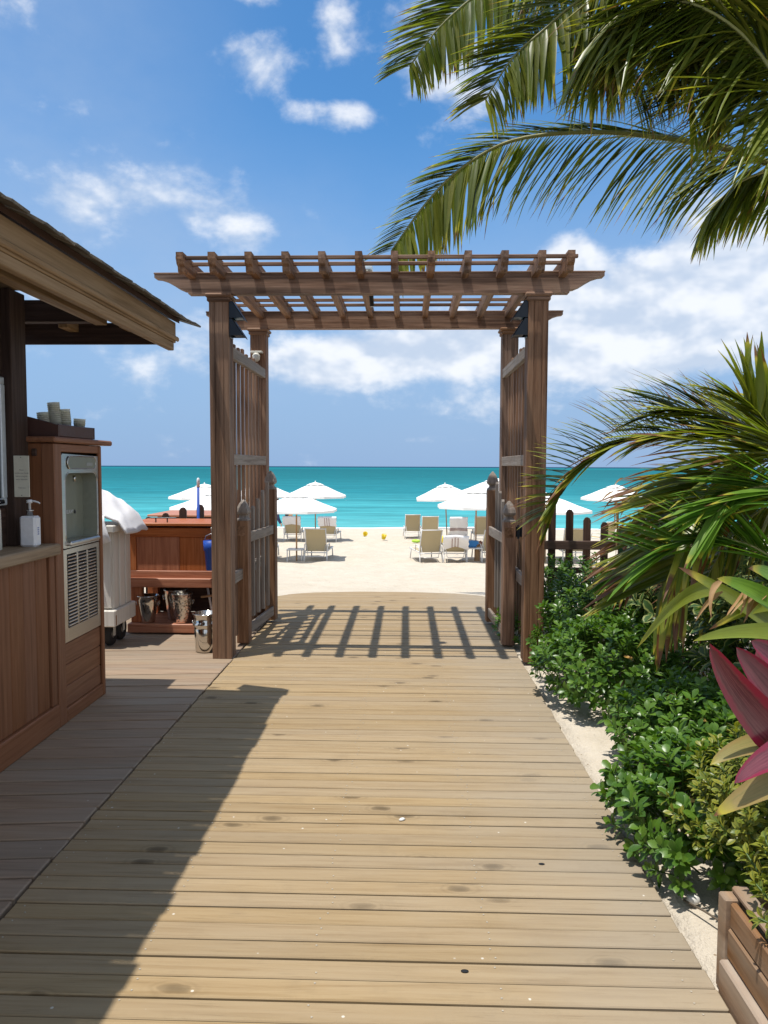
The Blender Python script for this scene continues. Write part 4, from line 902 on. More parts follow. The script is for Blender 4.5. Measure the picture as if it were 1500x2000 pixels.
# ------------------------------------------------------------------ two people at the water's edge
def person(loc, rz, joints, edges, rad, label, mt):
    T_ = Thing('person', loc, label, 'person'); me = bpy.data.meshes.new('body'); keys = list(joints); me.from_pydata([joints[k] for k in keys], [(keys.index(a), keys.index(b_)) for a, b_ in edges], [])
    me.materials.append(MATS[mt]); o = bpy.data.objects.new('body', me); COL.objects.link(o); o.parent = T_.o
    md = o.modifiers.new('skin', 'SKIN'); sv = me.skin_vertices[0].data
    for i, k in enumerate(keys): sv[i].radius = (rad[k], rad[k]*.85); sv[i].use_root = (k == 'pelvis')
    o.modifiers.new('smooth', 'SUBSURF').levels = 2; o.modifiers['smooth'].render_levels = 2; md.use_smooth_shade = True
    T_.o.rotation_euler.z = rz; return T_, o
ED = [('pelvis', 'waist'), ('waist', 'chest'), ('chest', 'neck'), ('neck', 'head'), ('head', 'crown'), ('chest', 'shl'), ('shl', 'ell'), ('ell', 'hal'), ('chest', 'shr'), ('shr', 'elr'), ('elr', 'har'), ('pelvis', 'hil'), ('hil', 'knl'), ('knl', 'anl'), ('anl', 'tol'), ('pelvis', 'hir'), ('hir', 'knr'), ('knr', 'anr'), ('anr', 'tor')]
JA = dict(pelvis=(0, 0, .95), waist=(0, 0, 1.1), chest=(.02, 0, 1.32), neck=(.02, 0, 1.48), head=(.0, 0, 1.58), crown=(.0, 0, 1.70), shl=(0, .19, 1.40), ell=(-.06, .25, 1.14), hal=(-.16, .25, .93), shr=(.04, -.19, 1.40), elr=(.22, -.22, 1.20), har=(.44, -.22, 1.02), hil=(0, .09, .90), knl=(-.14, .09, .50), anl=(-.10, .09, .09), tol=(-.24, .09, .04), hir=(0, -.09, .90), knr=(.10, -.09, .50), anr=(.30, -.09, .12), tor=(.20, -.09, .05))
RA = dict(pelvis=.15, waist=.14, chest=.16, neck=.06, head=.10, crown=.075, shl=.065, ell=.045, hal=.035, shr=.065, elr=.045, har=.035, hil=.10, knl=.065, anl=.045, tol=.035, hir=.10, knr=.065, anr=.045, tor=.035)
p = at(541, 1000, 43.6); T_, o = person((p.x, 43.6, beach_z(43.6)-.0), 0, JA, ED, RA, 'adult in navy clothes walking along the shore, reaching back to a child', 'skin')
b = MB().lathe([(.17, 1.42), (.19, 1.34), (.175, 1.12), (.185, .95), (.185, .86)], (.01, 0, 0), 16); T_.part('shirt', b, 'navy', world=False)
for s_, J_ in ((1, 'l'), (-1, 'r')): T_.part('trouser_leg', MB().tube([JA['hi'+J_], JA['kn'+J_], [JA['kn'+J_][i]*.35+JA['an'+J_][i]*.65 for i in range(3)]], .115, 10, .08), 'navy', world=False)
T_.part('hair', MB().lathe([(.10, 1.58), (.115, 1.66), (.09, 1.745), (.03, 1.775)], (.015, 0, 0), 12), 'hair', world=False)
JC = {k: (v_[0]*.72, v_[1]*.72, v_[2]*.70) for k, v_ in JA.items()}; RC = {k: v_*.70 for k, v_ in RA.items()}; RC['head'] = .085; RC['crown'] = .065
JC['hal'] = (-.30, .1, .70); JC['ell'] = (-.14, .16, .84); JC['har'] = (.10, -.2, .62); JC['elr'] = (.06, -.19, .80)
p = at(567, 1000, 43.4); T_, o = person((p.x, 43.4, beach_z(43.4)+.0), 0, JC, ED, RC, 'child in orange top and white shorts walking behind the adult', 'skin')
T_.part('shirt', MB().lathe([(.115, 1.0), (.135, .94), (.125, .80), (.13, .68)], (.01, 0, 0), 14), 'orange', world=False)
b = MB().lathe([(.135, .69), (.15, .62), (.15, .56)], (0, 0, 0), 14)
for J_ in 'lr': b.tube([JC['hi'+J_], JC['kn'+J_]], .085, 10, .07)
T_.part('shorts', b, 'cloth', world=False); T_.part('hair', MB().lathe([(.085, 1.10), (.10, 1.16), (.075, 1.23), (.02, 1.25)], (.015, 0, 0), 12), 'hair', world=False)
p2 = Thing('backpack', (p.x-.20, 43.38, beach_z(43.4)+.62), 'dark backpack on the back of the child at the shore', 'backpack'); p2.part('body', MB().box(-.10, .07, -.1, .1, .03, .36, .04), 'black_plastic', world=False); p2.part('strap', MB().tube([(.07, -.08, .33), (.14, -.1, .28), (.09, -.09, .08)], .012, 6), 'black_plastic', world=False)
# ------------------------------------------------------------------ planting
UP = V((0, 0, 1))
def sprig_mesh(seed, nl, ll, lw, up=.75, stem=.10, mt='leaf_hedge', pw=.55):
    rg = random.Random(seed); b = MB()
    for k in range(nl):
        a = k*2.4+rg.uniform(-.3, .3); q = k/nl; z = stem*(.15+.85*q); tl = up*(.25+.9*q)+rg.uniform(-.15, .2)
        d = V((cos(a)*cos(tl), sin(a)*cos(tl), sin(tl))); L = ll*rg.uniform(.75, 1.1)*(1 if q < .8 else .75)
        p0 = V((0, 0, z))+d*.004; p2_ = p0+d*L+V((0, 0, -L*.12)); p1 = p0+d*L*.5+V((0, 0, L*.06))
        b.blade(p0, p1, p2_, lw*rg.uniform(.85, 1.1), UP if abs(d.z) < .9 else V((1, 0, 0)), 4, lambda t_: (sin(pi*min(1, max(.03, t_))**(1/pw*.62))) if t_ < 1 else .02, .12)
    st = MB().tube([(0, 0, -.10), (0, 0, stem*.9)], .0035, 4); b.add(st.v, st.f, t=[0]*len(st.v), e=[0]*len(st.v))
    return b.mesh('sprig')
def leafset(mt, n, nl, ll, lw, **k):
    L_ = [sprig_mesh(100+i, nl+i % 3, ll, lw, **k) for i in range(n)]
    for q in L_: q.materials.append(MATS[mt])
    return L_
SP_H = leafset('leaf_hedge', 5, 11, .070, .030); SP_G = leafset('leaf_gold', 4, 13, .046, .017, stem=.09); SP_V = leafset('leaf_varieg', 4, 8, .125, .052, stem=.16, up=.6); SP_F = leafset('leaf_fresh', 3, 10, .075, .032)
def shrub(name, c, rad, n, meshes, label, seed, cat='shrub', size=1.0, inner=.35, lean=(0, 0, 0), zmin=.02, group=None):
    rg = random.Random(seed); c = V(c); T_ = Thing(name, (c.x, c.y, -.03), label, cat, group)
    sb = MB()
    for k in range(9):
        a = rg.uniform(0, 2*pi); r_ = rg.uniform(.3, .8); tp = V((c.x+rad[0]*r_*cos(a), c.y+rad[1]*r_*sin(a), c.z+rad[2]*rg.uniform(.2, .7))); bs = V((c.x+rad[0]*.25*cos(a), c.y+rad[1]*.25*sin(a), -.05))
        sb.tube([bs, bs.lerp(tp, .5)+V((rg.uniform(-.04, .04), rg.uniform(-.04, .04), .05)), tp], .010, 5, .004)
    T_.part('branches', sb, 'stem')
    cnt = 0; tries = 0
    while cnt < n and tries < n*6:
        tries += 1
        d = V((rg.gauss(0, 1), rg.gauss(0, 1), rg.gauss(0, 1))).normalized()
        if d.z < -.35: continue
        k = 1.0 if rg.random() > inner else rg.uniform(.55, .95)
        lump_ = 1+.22*mn.noise(d*2.3+V((seed, 0, 0)))+.10*mn.noise(d*6+V((0, seed, 0)))
        p = c+V((d.x*rad[0], d.y*rad[1], d.z*rad[2]))*k*lump_
        if p.z < zmin: p.z = zmin+rg.uniform(0, .05)
        nr = (V((d.x/rad[0], d.y/rad[1], d.z/rad[2])).normalized()*.9+UP*.75+V((rg.uniform(-.4, .4), rg.uniform(-.4, .4), rg.uniform(-.2, .2)))+V(lean)).normalized()
        M = Matrix.Translation(p-T_.o.location) @ nr.to_track_quat('Z', 'Y').to_matrix().to_4x4() @ Matrix.Rotation(rg.uniform(0, 6.28), 4, 'Z') @ Matrix.Scale(size*rg.uniform(.75, 1.2), 4)
        ob('sprig', meshes[rg.randrange(len(meshes))], None, T_.o, M); cnt += 1
    if meshes is SP_H:
        for k in range(4):
            d = V((rg.uniform(-.7, .2), rg.uniform(-1, .2), .8)).normalized(); p = c+V((d.x*rad[0], d.y*rad[1], d.z*rad[2]))*1.08; q = V((rg.uniform(-1, 1), rg.uniform(-1, 1), rg.uniform(-.5, .6))).normalized()*.06
            T_.part('dead_leaf', MB().blade(p, p+q*.5+V((0, 0, .01)), p+q, .028, (0, -.5, 1), 5), 'leaf_amber')
    return T_
G1 = 'glossy green hedge shrubs along the boardwalk'
shrub('hedge_shrub', (1.62, 5.15, .17), (.40, .55, .27), 290, SP_H, 'low glossy green shrub spilling to the deck in front of the right post', 1, group=G1)
shrub('hedge_shrub', (1.80, 6.05, .25), (.52, .60, .34), 290, SP_H, 'glossy green shrub right of the right arbor post', 2, group=G1)
shrub('hedge_shrub', (1.95, 7.0, .30), (.62, .55, .36), 260, SP_H, 'dark green shrub against the right picket fence', 3, group=G1)
shrub('hedge_shrub', (2.28, 4.95, .14), (.45, .5, .24), 220, SP_H, 'glossy green shrub below the cream-edged shrub', 4, group=G1)
shrub('hedge_shrub', (1.80, 4.0, .13), (.36, .42, .23), 260, SP_H, 'glossy green shrub beside the bare sand pocket', 5, group=G1)
shrub('hedge_shrub', (2.18, 3.95, .14), (.40, .45, .26), 230, SP_H, 'glossy green shrub below the red cordyline leaves', 6, group=G1)
shrub('hedge_shrub', (1.45, 3.12, .11), (.26, .42, .21), 250, SP_H, 'glossy green shrub hanging over the deck edge near the planter', 7, group=G1)
shrub('hedge_shrub', (1.22, 6.95, .06), (.10, .35, .16), 60, SP_H, 'small green shrub poking through the right gate leaf', 8, group=G1, size=.8)
shrub('golden_shrub', (1.62, 2.72, .27), (.27, .36, .22), 290, SP_G, 'yellow green small-leaved shrub behind the timber planter', 9)
shrub('golden_shrub', (1.52, 2.05, .33), (.22, .26, .12), 110, SP_G, 'yellow green shrub growing inside the timber planter', 10)
shrub('variegated_shrub', (2.85, 5.6, .58), (.75, .65, .55), 270, SP_V, 'tall shrub with cream-edged leaves below the palm fronds', 11)
shrub('variegated_shrub', (2.55, 4.45, .50), (.42, .35, .42), 110, SP_V, 'cream-edged shrub behind the red cordyline leaves', 12)
shrub('variegated_shrub', (2.28, 6.1, .55), (.25, .35, .38), 70, SP_V, 'pale cream-edged shrub between the hedge and palm', 13)
# fronds ---------------------------------------------------------------
def leaflet_mesh(seed, droop, mt, w_=.045, pw=.55):
    b = MB(); b.blade((0, 0, 0), (.5, 0, .04), (1, 0, -droop), w_, UP, 5, lambda t_: (min(1, t_*9+.25))*(1-t_)**pw+.015, .22); me = b.mesh('leaflet'); me.materials.append(MATS[mt]); return me
def spline(P_, n):
    P_ = [V(p) for p in P_]; o_ = []
    for i in range(n+1):
        t_ = i/n*(len(P_)-1); k = min(int(t_), len(P_)-2); f = t_-k
        a, b_, c_, d = P_[max(k-1, 0)], P_[k], P_[k+1], P_[min(k+2, len(P_)-1)]
        o_.append(.5*((2*b_)+(c_-a)*f+(2*a-5*b_+4*c_-d)*f*f+(3*b_-a-3*c_+d)*f**3))
    return o_
class Palm:
    def __init__(s, name, loc, label, mt, budget=300): s.T = Thing(name, loc, label, 'palm'); s.mt = mt; s.bud = budget; s.sets = {}
    def frond(s, pts, n, L, sides, r=.016, wd=.05, droop=(.0, .14), mt=None, seed=0, tmin=.0, jit=.12, solo=True, rm='rachis'):
        """sides: list of direction functions (t, T) -> direction of the leaflet; L(t): length"""
        mt = mt or s.mt; rg = random.Random(seed); C_ = spline(pts, 40); L0 = s.T.L
        fr_ = s.T.part('frond', MB().tube(C_, r, 7, r*.25), rm)
        if mt not in s.sets: s.sets[mt] = [leaflet_mesh(k, droop[0]+(droop[1]-droop[0])*k/4, mt) for k in range(5)]
        left = MB()
        for k in range(n):
            t_ = tmin+(1-tmin)*(k+.5)/n; i = min(int(t_*40), 39); p = C_[i].lerp(C_[i+1], t_*40-i); T_ = (C_[min(i+1, 40)]-C_[i]).normalized()
            for sd in sides:
                sd, lk = sd if isinstance(sd, tuple) else (sd, 1.0)
                d = (V(sd(t_, T_))+V((rg.gauss(0, jit), rg.gauss(0, jit), rg.gauss(0, jit)))*.8).normalized(); ln = lk*L(t_)*rg.uniform(.85, 1.1)
                z_ = (UP-d*d.dot(UP)); z_ = z_.normalized() if z_.length > .05 else V((0, -1, 0)); z_ = (z_+V((rg.uniform(-.25, .25), rg.uniform(-.5, .1), 0))); z_ = (z_-d*d.dot(z_)).normalized(); y_ = z_.cross(d)
                M = Matrix((d*ln, y_*(wd/.045), z_*ln)).transposed().to_4x4(); M.translation = p+V(s.T.L.translation)
                me = s.sets[mt][rg.randrange(5)]
                if solo and s.bud > 0: ob('leaflet', me, None, fr_, M); s.bud -= 1
                else:
                    vs_ = [M @ v_.co for v_ in me.vertices]; at_ = [a.value for a in me.attributes['t'].data]; ae_ = [a.value for a in me.attributes['e'].data]
                    left.add(vs_, [tuple(q.vertices) for q in me.polygons], t=at_, e=ae_)
        if left.v: left.sm = True; tag(ob('leaflets', left.mesh('leaflets'), mt, fr_), kind='stuff')
        return fr_
def A_(*l): return [at(*q) for q in l]
# tall coconut palm leaning in from the right, crown beyond the frame
crown = at(1640, 345, 9.0)
CP = Palm('coconut_palm', (crown.x+.5, 9.3, -.05), 'coconut palm with fronds arching in from the upper right', 'leaf_coco', 300)
trk = spline([(crown.x+.5, 9.3, -.1), (crown.x+.45, 9.25, 1.5), (crown.x+.25, 9.15, 3.4), crown], 30)
CP.T.part('trunk', MB().tube(trk, .17, 14, .10), 'bark')
def NP(T_): return V((T_.z, 0, -T_.x)).normalized()
lowS = lambda t_, T_: T_*(.35+.35*t_)-NP(T_)*(.95-.30*t_)+V((0, -.25, 0))
upS = lambda t_, T_: T_*.85+NP(T_)*(.02+.62*t_**1.5)+V((0, .35*(1-t_), 0))
CP.frond([crown]+A_((1500, 318, 9.1), (1440, 296, 9.2), (1300, 270, 9.3), (1150, 258, 9.5), (1000, 275, 9.7), (900, 330, 9.8), (830, 400, 9.9), (765, 490, 9.9)), 192, lambda t_: 1.45*(1-.52*t_**2.2)*(.75+.25*min(1, t_*4)), [lowS, (upS, .66)], .045, .072, seed=1, tmin=.10, jit=.07)
dL = lambda t_, T_: V((-.80, -.1, -.52))+T_*.25
dL2 = lambda t_, T_: T_*.55-NP(T_)*.80+V((-.05, -.2, -.1)); dR2 = lambda t_, T_: T_*.72+NP(T_)*.55+V((-.1, .15, -.05)); dD = lambda t_, T_: T_*.4+V((-.25, -.2, -.85)); dRt = lambda t_, T_: V((.75, .1, -.30))+T_*.4
CP.frond([crown]+A_((1560, 240, 8.6), (1500, 140, 8.2), (1430, 40, 7.9), (1350, -60, 7.6), (1220, -170, 7.4), (1100, -220, 7.3)), 152, lambda t_: 1.75*(1-.3*t_), [dL, dRt], .040, .075, seed=3, tmin=.10)
CP.frond([crown]+A_((1530, 120, 9.0), (1350, -60, 9.0), (1180, -110, 9.0), (1040, -90, 9.0), (930, -10, 9.0), (856, 56, 9.0), (800, 130, 9.0)), 160, lambda t_: 1.30*(1-.66*t_**2), [dL2, dR2], .03, .066, seed=4, tmin=.25, jit=.06)
CP.frond([crown]+A_((1540, 160, 8.3), (1400, 0, 8.2), (1270, -40, 8.2), (1150, -10, 8.2), (1060, 60, 8.2), (1000, 115, 8.2), (948, 195, 8.2)), 168, lambda t_: 1.30*(1-.66*t_**2), [dL2, dR2], .03, .066, seed=5, tmin=.2)
CP.frond([crown]+A_((1550, 210, 7.9), (1470, 90, 7.8), (1380, 20, 7.7), (1290, 0, 7.7), (1210, 30, 7.7), (1150, 90, 7.7)), 160, lambda t_: 1.40*(1-.4*t_**3), [dL2, dD], .03, .066, seed=6, tmin=.12)
CP.frond([crown]+A_((1570, 330, 8.8), (1500, 335, 8.7), (1440, 360, 8.6), (1390, 410, 8.6)), 96, lambda t_: 1.05*(1-.4*t_**2), [dD], .03, .066, seed=8, tmin=.1)
CP.frond([crown]+A_((1700, 150, 8.8), (1800, 60, 8.6), (1950, 60, 8.4), (2100, 160, 8.2)), 112, lambda t_: 1.2*(1-.4*t_**2), [lambda t_, T_: T_*.6+V((0, -.4, -.6)), lambda t_, T_: T_*.6+V((0, .5, -.3))], .03, .066, seed=9)
CP.frond([crown]+A_((1600, 200, 9.4), (1560, 60, 9.9), (1530, 0, 10.6), (1500, 20, 11.4)), 96, lambda t_: 1.2*(1-.4*t_**2), [lambda t_, T_: V((-.8, 0, -.4)), lambda t_, T_: V((.8, 0, -.4))], .03, .066, seed=10)
CP.frond([crown]+A_((1580, 210, 8.4), (1500, 60, 8.2), (1420, -20, 8.1), (1340, 0, 8.0), (1270, 70, 8.0), (1220, 150, 8.0)), 150, lambda t_: 1.30*(1-.4*t_**3), [dL2, dR2], .03, .066, seed=12, tmin=.12)
CP.frond([crown]+A_((1590, 250, 8.1), (1530, 150, 7.9), (1470, 110, 7.8), (1400, 130, 7.8), (1340, 200, 7.8)), 140, lambda t_: 1.10*(1-.4*t_**3), [dL2, dR2], .03, .066, seed=13, tmin=.1)
CP.frond([crown]+A_((1570, 100, 9.2), (1480, -100, 9.2), (1330, -180, 9.2), (1180, -140, 9.2), (1080, -40, 9.2), (1020, 50, 9.2)), 150, lambda t_: 1.30*(1-.66*t_**2), [dL2, dR2], .03, .066, seed=14, tmin=.2)
# low palm on the right with browned tips
c2 = at(1580, 930, 4.4)
LP = Palm('garden_palm', (c2.x, c2.y, -.03), 'low palm on the right with browned leaf tips', 'leaf_palm', 300)
LP.T.part('trunk', MB().tube([(c2.x, c2.y, -.05), (c2.x, c2.y, .6), c2], .10, 12, .07), 'bark')
fanL = lambda a: (lambda t_, T_: T_*(.75+.2*t_)+V((-.55*(1-.5*t_), -.05, a)))
LP.frond([c2]+A_((1500, 885, 4.3), (1440, 915, 4.2), (1395, 945, 4.2), (1350, 1005, 4.1), (1327, 1073, 4.1), (1300, 1135, 4.1)), 60, lambda t_: .88*(1-.45*t_), [lambda t_, T_: T_*.55+V((-.85, -.1, .16-.1*t_)), lambda t_, T_: T_*.9+V((.12, -.2, -.35))], .014, .062, seed=21, tmin=.1, jit=.06)
LP.frond([c2]+A_((1470, 880, 5.2), (1370, 858, 5.5), (1276, 850, 5.6), (1205, 868, 5.6), (1145, 905, 5.55), (1100, 955, 5.5), (1080, 1000, 5.5)), 89, lambda t_: .70*(1-.55*t_), [lambda t_, T_: T_*.50+V((-.20, .0, .95-.60*t_)), lambda t_, T_: T_*.95+V((-.2, -.2, -.10-.15*t_))], .012, .044, seed=22, tmin=.12, jit=.06)
LP.frond([c2]+A_((1525, 870, 4.0), (1500, 830, 4.0), (1480, 805, 4.0), (1455, 785, 4.0)), 31, lambda t_: .52*(1-.35*t_), [lambda t_, T_: T_*.7+V((-.75, -.1, .15)), lambda t_, T_: T_*.8+V((.5, 0, .2))], .012, .058, mt='leaf_strap', seed=23, tmin=.15)
LP.frond([c2]+A_((1500, 865, 4.6), (1430, 848, 4.7), (1350, 838, 4.75), (1290, 845, 4.8)), 49, lambda t_: .62*(1-.35*t_), [lambda t_, T_: T_*.9+V((-.1, 0, .28)), lambda t_, T_: T_*.9+V((0, -.15, -.25))], .012, .052, seed=24, tmin=.1, jit=.08)
LP.frond([c2]+A_((1510, 960, 4.5), (1430, 975, 4.6), (1360, 1000, 4.65), (1290, 1040, 4.7), (1250, 1080, 4.7)), 60, lambda t_: .60*(1-.35*t_), [lambda t_, T_: T_*.75+V((-.5, 0, .20)), lambda t_, T_: T_*.9+V((.05, -.15, -.45))], .012, .052, seed=25, tmin=.1, jit=.09)
LP.frond([at(1560, 1130, 3.9)]+A_((1500, 1085, 3.9), (1455, 1062, 3.9), (1390, 1048, 3.9), (1335, 1056, 3.9), (1280, 1085, 3.9)), 34, lambda t_: .46*(1-.3*t_), [lambda t_, T_: T_*.7+V((-.25, -.05, .62)), lambda t_, T_: T_*.9+V((-.1, -.1, -.22))], .012, .062, mt='leaf_fresh', seed=26, tmin=.1, jit=.07)
LP.frond([at(1600, 1010, 3.9)]+A_((1540, 960, 3.9), (1490, 950, 3.9), (1440, 965, 3.9), (1400, 1000, 3.85)), 37, lambda t_: .50*(1-.3*t_), [lambda t_, T_: T_*.8+V((-.1, -.1, -.50)), lambda t_, T_: T_*.8+V((-.3, 0, .25))], .012, .058, mt='leaf_fresh', seed=27, tmin=.1, jit=.07)
LP.frond([c2]+A_((1500, 900, 4.9), (1400, 920, 5.0), (1320, 950, 5.0), (1260, 990, 5.0)), 55, lambda t_: .55*(1-.35*t_), [lambda t_, T_: T_*.8+V((-.3, 0, .35)), lambda t_, T_: T_*.9+V((0, -.1, -.35))], .012, .050, mt='leaf_palm', seed=28, tmin=.05, jit=.09)
LP.frond([c2]+A_((1650, 830, 4.4), (1760, 800, 4.3), (1900, 860, 4.2)), 52, lambda t_: .6*(1-.35*t_), [lambda t_, T_: T_*.8+V((0, -.5, -.1)), lambda t_, T_: T_*.8+V((0, .5, -.1))], .012, .052, seed=29)
LP.frond([c2]+A_((1560, 850, 4.8), (1520, 790, 5.3), (1480, 790, 5.9), (1450, 850, 6.4)), 58, lambda t_: .6*(1-.35*t_), [lambda t_, T_: T_*.6+V((-.7, 0, 0)), lambda t_, T_: T_*.6+V((.7, 0, 0))], .012, .052, seed=30)
LP.frond([c2]+A_((1530, 880, 4.2), (1450, 830, 4.3), (1370, 800, 4.4), (1300, 800, 4.5)), 40, lambda t_: .62*(1-.35*t_), [lambda t_, T_: T_*.8+V((-.35, 0, .40)), lambda t_, T_: T_*.9+V((-.1, -.1, -.25))], .012, .052, mt='leaf_strap', seed=31, tmin=.1, jit=.07)
LP.frond([c2]+A_((1540, 960, 4.4), (1480, 1000, 4.5), (1420, 1060, 4.6), (1380, 1130, 4.6)), 40, lambda t_: .62*(1-.35*t_), [lambda t_, T_: T_*.75+V((-.6, 0, .15)), lambda t_, T_: T_*.8+V((.3, -.1, -.3))], .012, .050, seed=32, tmin=.1, jit=.08)
LP.frond([c2]+A_((1560, 890, 4.1), (1540, 850, 4.1), (1530, 815, 4.1), (1515, 785, 4.1)), 26, lambda t_: .40*(1-.3*t_), [lambda t_, T_: T_*.8+V((-.6, -.1, .15)), lambda t_, T_: T_*.8+V((.5, 0, .2))], .012, .055, mt='leaf_strap', seed=33, tmin=.15)
rg = random.Random(11); dr = MB()
for k in range(46):
    p = at(rg.uniform(1195, 1330), rg.uniform(930, 1150), rg.uniform(4.2, 4.9)); d = V((rg.uniform(-.5, .1), rg.uniform(-.2, .1), rg.uniform(-.6, .1))).normalized()*rg.uniform(.08, .22)
    dr.blade(p, p+d*.5+V((0, 0, .02)), p+d, .012, V((rg.uniform(-1, 1), -1, rg.uniform(-1, 1))), 4, None, .2, rg.uniform(-2, 2))
tag(LP.T.part('dry_tips', dr, 'leaf_dry'), kind='stuff')
Ag = Thing('agave', (2.45, 7.15, -.03), 'blue green spiky agave beside the right picket fence', 'agave')
for tip, bs in (((1203, 1048), (1235, 1130)), ((1228, 1065), (1240, 1130)), ((1195, 1105), (1235, 1135)), ((1252, 1070), (1245, 1132)), ((1215, 1125), (1240, 1140))):
    b0_, t0_ = at(bs[0], bs[1], 6.6), at(tip[0], tip[1], 6.5); Ag.part('leaf', MB().blade(b0_-V((0, 0, .35)), b0_.lerp(t0_, .4), t0_, .11, V((0, -1, .2)), 8, lambda q: (1-q)**.7, .25), 'leaf_aloe')
Fn = Palm('palm_seedling', tuple(at(1262, 1165, 5.7)*1.0)[:2]+(-.03,), 'small bright green palm seedling in front of the fence', 'leaf_fresh', 60)
Fn.frond([at(1290, 1230, 5.7)]+A_((1262, 1150, 5.7), (1240, 1118, 5.7), (1210, 1112, 5.65)), 14, lambda t_: .34, [lambda t_, T_: V((-.9, -.1, .30-.9*t_)), lambda t_, T_: V((-.75, -.2, -.55))], .008, .05, seed=41, tmin=.35, jit=.1)
# cordyline and strap-leaved plants at the right edge
Co = Thing('red_cordyline', tuple(at(1560, 1560, 2.62))[:2]+(-.03,), 'red cordyline with broad wine-coloured and fading leaves', 'cordyline')
base = at(1590, 1480, 2.62); g0 = Co.o.location; Co.part('stem', MB().tube([(base.x, base.y, -.03), (base.x, base.y, .3), base], .022, 10, .016), 'stem')
lp = lambda q: min(1, q*2.6+.18)*(1-q)**.62*1.25
def cl(a, m_, c_, y0_, y1_, wpx, mt, nrm=(-.3, -.9, .35), fold=.16, tw=0.0):
    wd_ = wpx/FPX*y1_; Co.part('leaf', MB().blade(at(a[0], a[1], y0_), at(m_[0], m_[1], (y0_+y1_)/2), at(c_[0], c_[1], y1_), wd_, nrm, 14, lp, fold, tw), mt)
cl((1585, 1500), (1440, 1380), (1386, 1257), 2.62, 2.45, 92, 'leaf_red'); cl((1600, 1440), (1490, 1330), (1438, 1264), 2.62, 2.58, 80, 'leaf_red'); cl((1620, 1360), (1510, 1275), (1467, 1252), 2.62, 2.60, 70, 'leaf_red')
cl((1600, 1400), (1500, 1340), (1478, 1268), 2.62, 2.72, 60, 'leaf_red'); cl((1600, 1470), (1470, 1430), (1387, 1494), 2.62, 2.50, 62, 'leaf_fade', (.1, -.5, .8)); cl((1610, 1440), (1490, 1470), (1434, 1530), 2.62, 2.38, 66, 'leaf_red', (.2, -.7, .6))
cl((1620, 1490), (1500, 1520), (1394, 1594), 2.62, 2.36, 72, 'leaf_fade', (.2, -.6, .7)); cl((1640, 1400), (1700, 1260), (1740, 1200), 2.62, 2.6, 85, 'leaf_red'); cl((1600, 1420), (1590, 1280), (1570, 1180), 2.62, 2.9, 85, 'leaf_red')
Gi = Thing('strap_leaf_plant', tuple(at(1540, 1250, 3.4))[:2]+(-.03,), 'strap-leaved plant with long yellow green leaves above the cordyline', 'plant')
def gl_(a, m_, c_, y0_, y1_, wpx, mt='leaf_strap', nrm=(-.1, -.6, .8), fold=.2, tw=0.0): Gi.part('leaf', MB().blade(at(a[0], a[1], y0_), at(m_[0], m_[1], (y0_+y1_)/2), at(c_[0], c_[1], y1_), wpx/FPX*y1_, nrm, 14, lp, fold, tw), mt)
gl_((1600, 1255), (1470, 1215), (1354, 1252), 3.0, 2.85, 40, nrm=(0, -.8, .5)); gl_((1420, 1160), (1345, 1115), (1244, 1266), 3.7, 3.5, 34, nrm=(.5, -.8, .3)); gl_((1560, 1260), (1420, 1160), (1325, 1108), 3.6, 3.4, 46, 'leaf_strap', (.3, -.8, .5))
gl_((1580, 1240), (1480, 1150), (1400, 1130), 3.5, 3.3, 60, 'leaf_fresh', (.3, -.8, .5)); gl_((1600, 1220), (1520, 1120), (1462, 1110), 3.5, 3.3, 60, 'leaf_fresh', (.3, -.8, .5)); gl_((1560, 1180), (1480, 1165), (1385, 1230), 3.6, 3.5, 30, 'leaf_strap', (.4, -.8, .3))
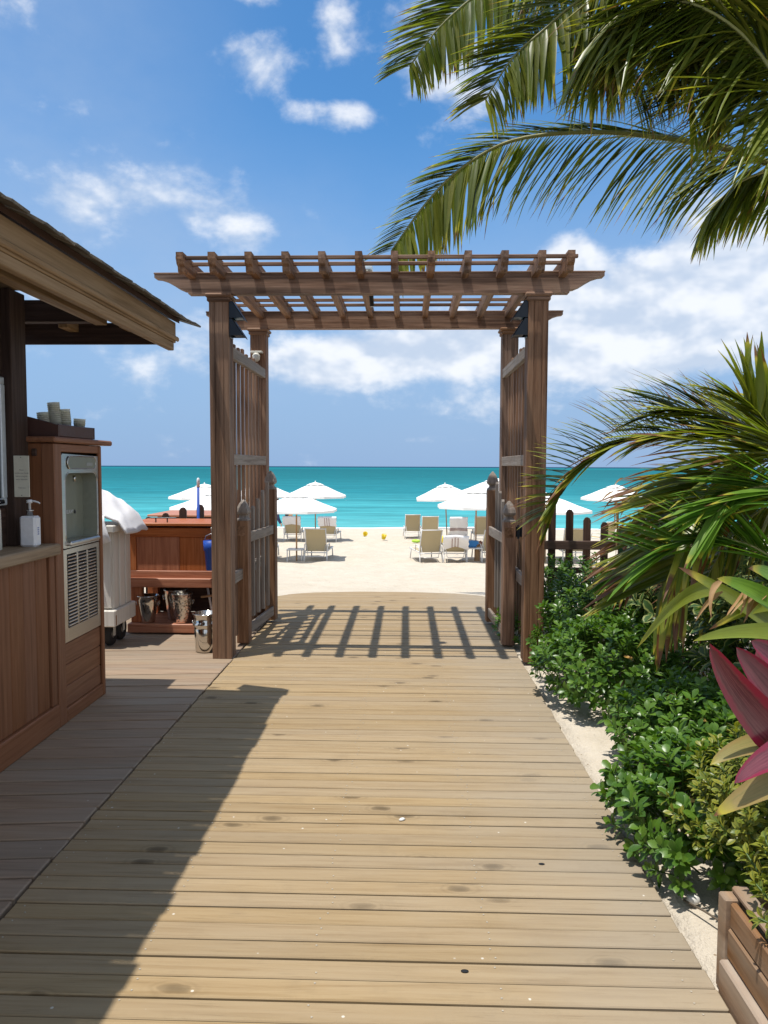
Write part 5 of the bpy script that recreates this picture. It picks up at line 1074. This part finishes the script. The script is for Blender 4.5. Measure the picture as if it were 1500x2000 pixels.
for q in range(9):
    a = (rg.uniform(1410, 1500), rg.uniform(1120, 1160)); gl_(a, (a[0]-rg.uniform(5, 40), a[1]+rg.uniform(-8, 20)), (a[0]-rg.uniform(10, 60), a[1]+rg.uniform(30, 75)), 3.45, 3.35, rg.uniform(8, 16), 'leaf_dry', (rg.uniform(-1, 1), -1, .2), .3, rg.uniform(-2, 2))
Gi.part('stem', MB().tube([V((g0.x+.3, 3.5, -.03)), at(1590, 1270, 3.5)], .025, 8), 'rachis')
# ------------------------------------------------------------------ timber planter and small things by the deck
Pl = Thing('timber_planter', (1.6, 1.6, 0), 'weathered brown timber planter at the lower right edge of the deck', 'planter')
Pl.box('corner_post', 'planter_Y', 1.212, 1.262, 2.235, 2.285, -.03, .275, b=.005)
Pl.box('base_board', 'planter_Y', 1.198, 1.240, .2, 2.234, -.03, .088, b=.006); Pl.box('board', 'planter_Y', 1.222, 1.246, .2, 2.234, .092, .186, b=.005); Pl.box('board', 'planter_Y', 1.228, 1.250, .2, 2.234, .189, .268, b=.005)
Pl.box('end_board', 'planter_Y', 1.263, 2.2, 2.245, 2.272, -.03, .262, b=.005); Pl.box('top_cap', 'planter_Y', 1.25, 1.30, .2, 2.28, .2755, .296, b=.006); Pl.box('soil', 'bark', 1.30, 2.2, .2, 2.24, .15, .2, b=.002)
p = at(1330, 1752, 2.68)
stn = lump('white_stone', 1330, 2.72, -.01, (.025, .02, .035), 'stone', 'small white stone on the sand beside the planter', 'stone', 9); stn.o.location = (1.30, 2.70, -.02)
Tw_ = Thing('fallen_twig', (1.33, 2.62, -.02), 'thin brown twig lying on the sand beside the planter', 'twig'); Tw_.part('stem', MB().tube([(1.262, 2.69, .0), (1.30, 2.60, .015), (1.335, 2.52, .02), (1.33, 2.42, .0)], .004, 5), 'stem')
Tw_.part('dry_leaf', MB().blade((1.33, 2.52, .02), (1.335, 2.44, .03), (1.325, 2.36, .0), .02, (0, 0, 1), 6), 'leaf_dry')
sh = Thing('shell_chip', (.225, 3.15, .0), 'small pale shell chip on the middle of the deck', 'shell'); b = MB().lathe([(.011, .0005), (.014, .004), (.008, .009), (.002, .010)], (.215, 3.275, 0), 9); b.v = [(p_[0]*1.0+(p_[1]-3.275)*.5, p_[1], p_[2]) for p_ in b.v]; sh.part('chip', b, 'stone')
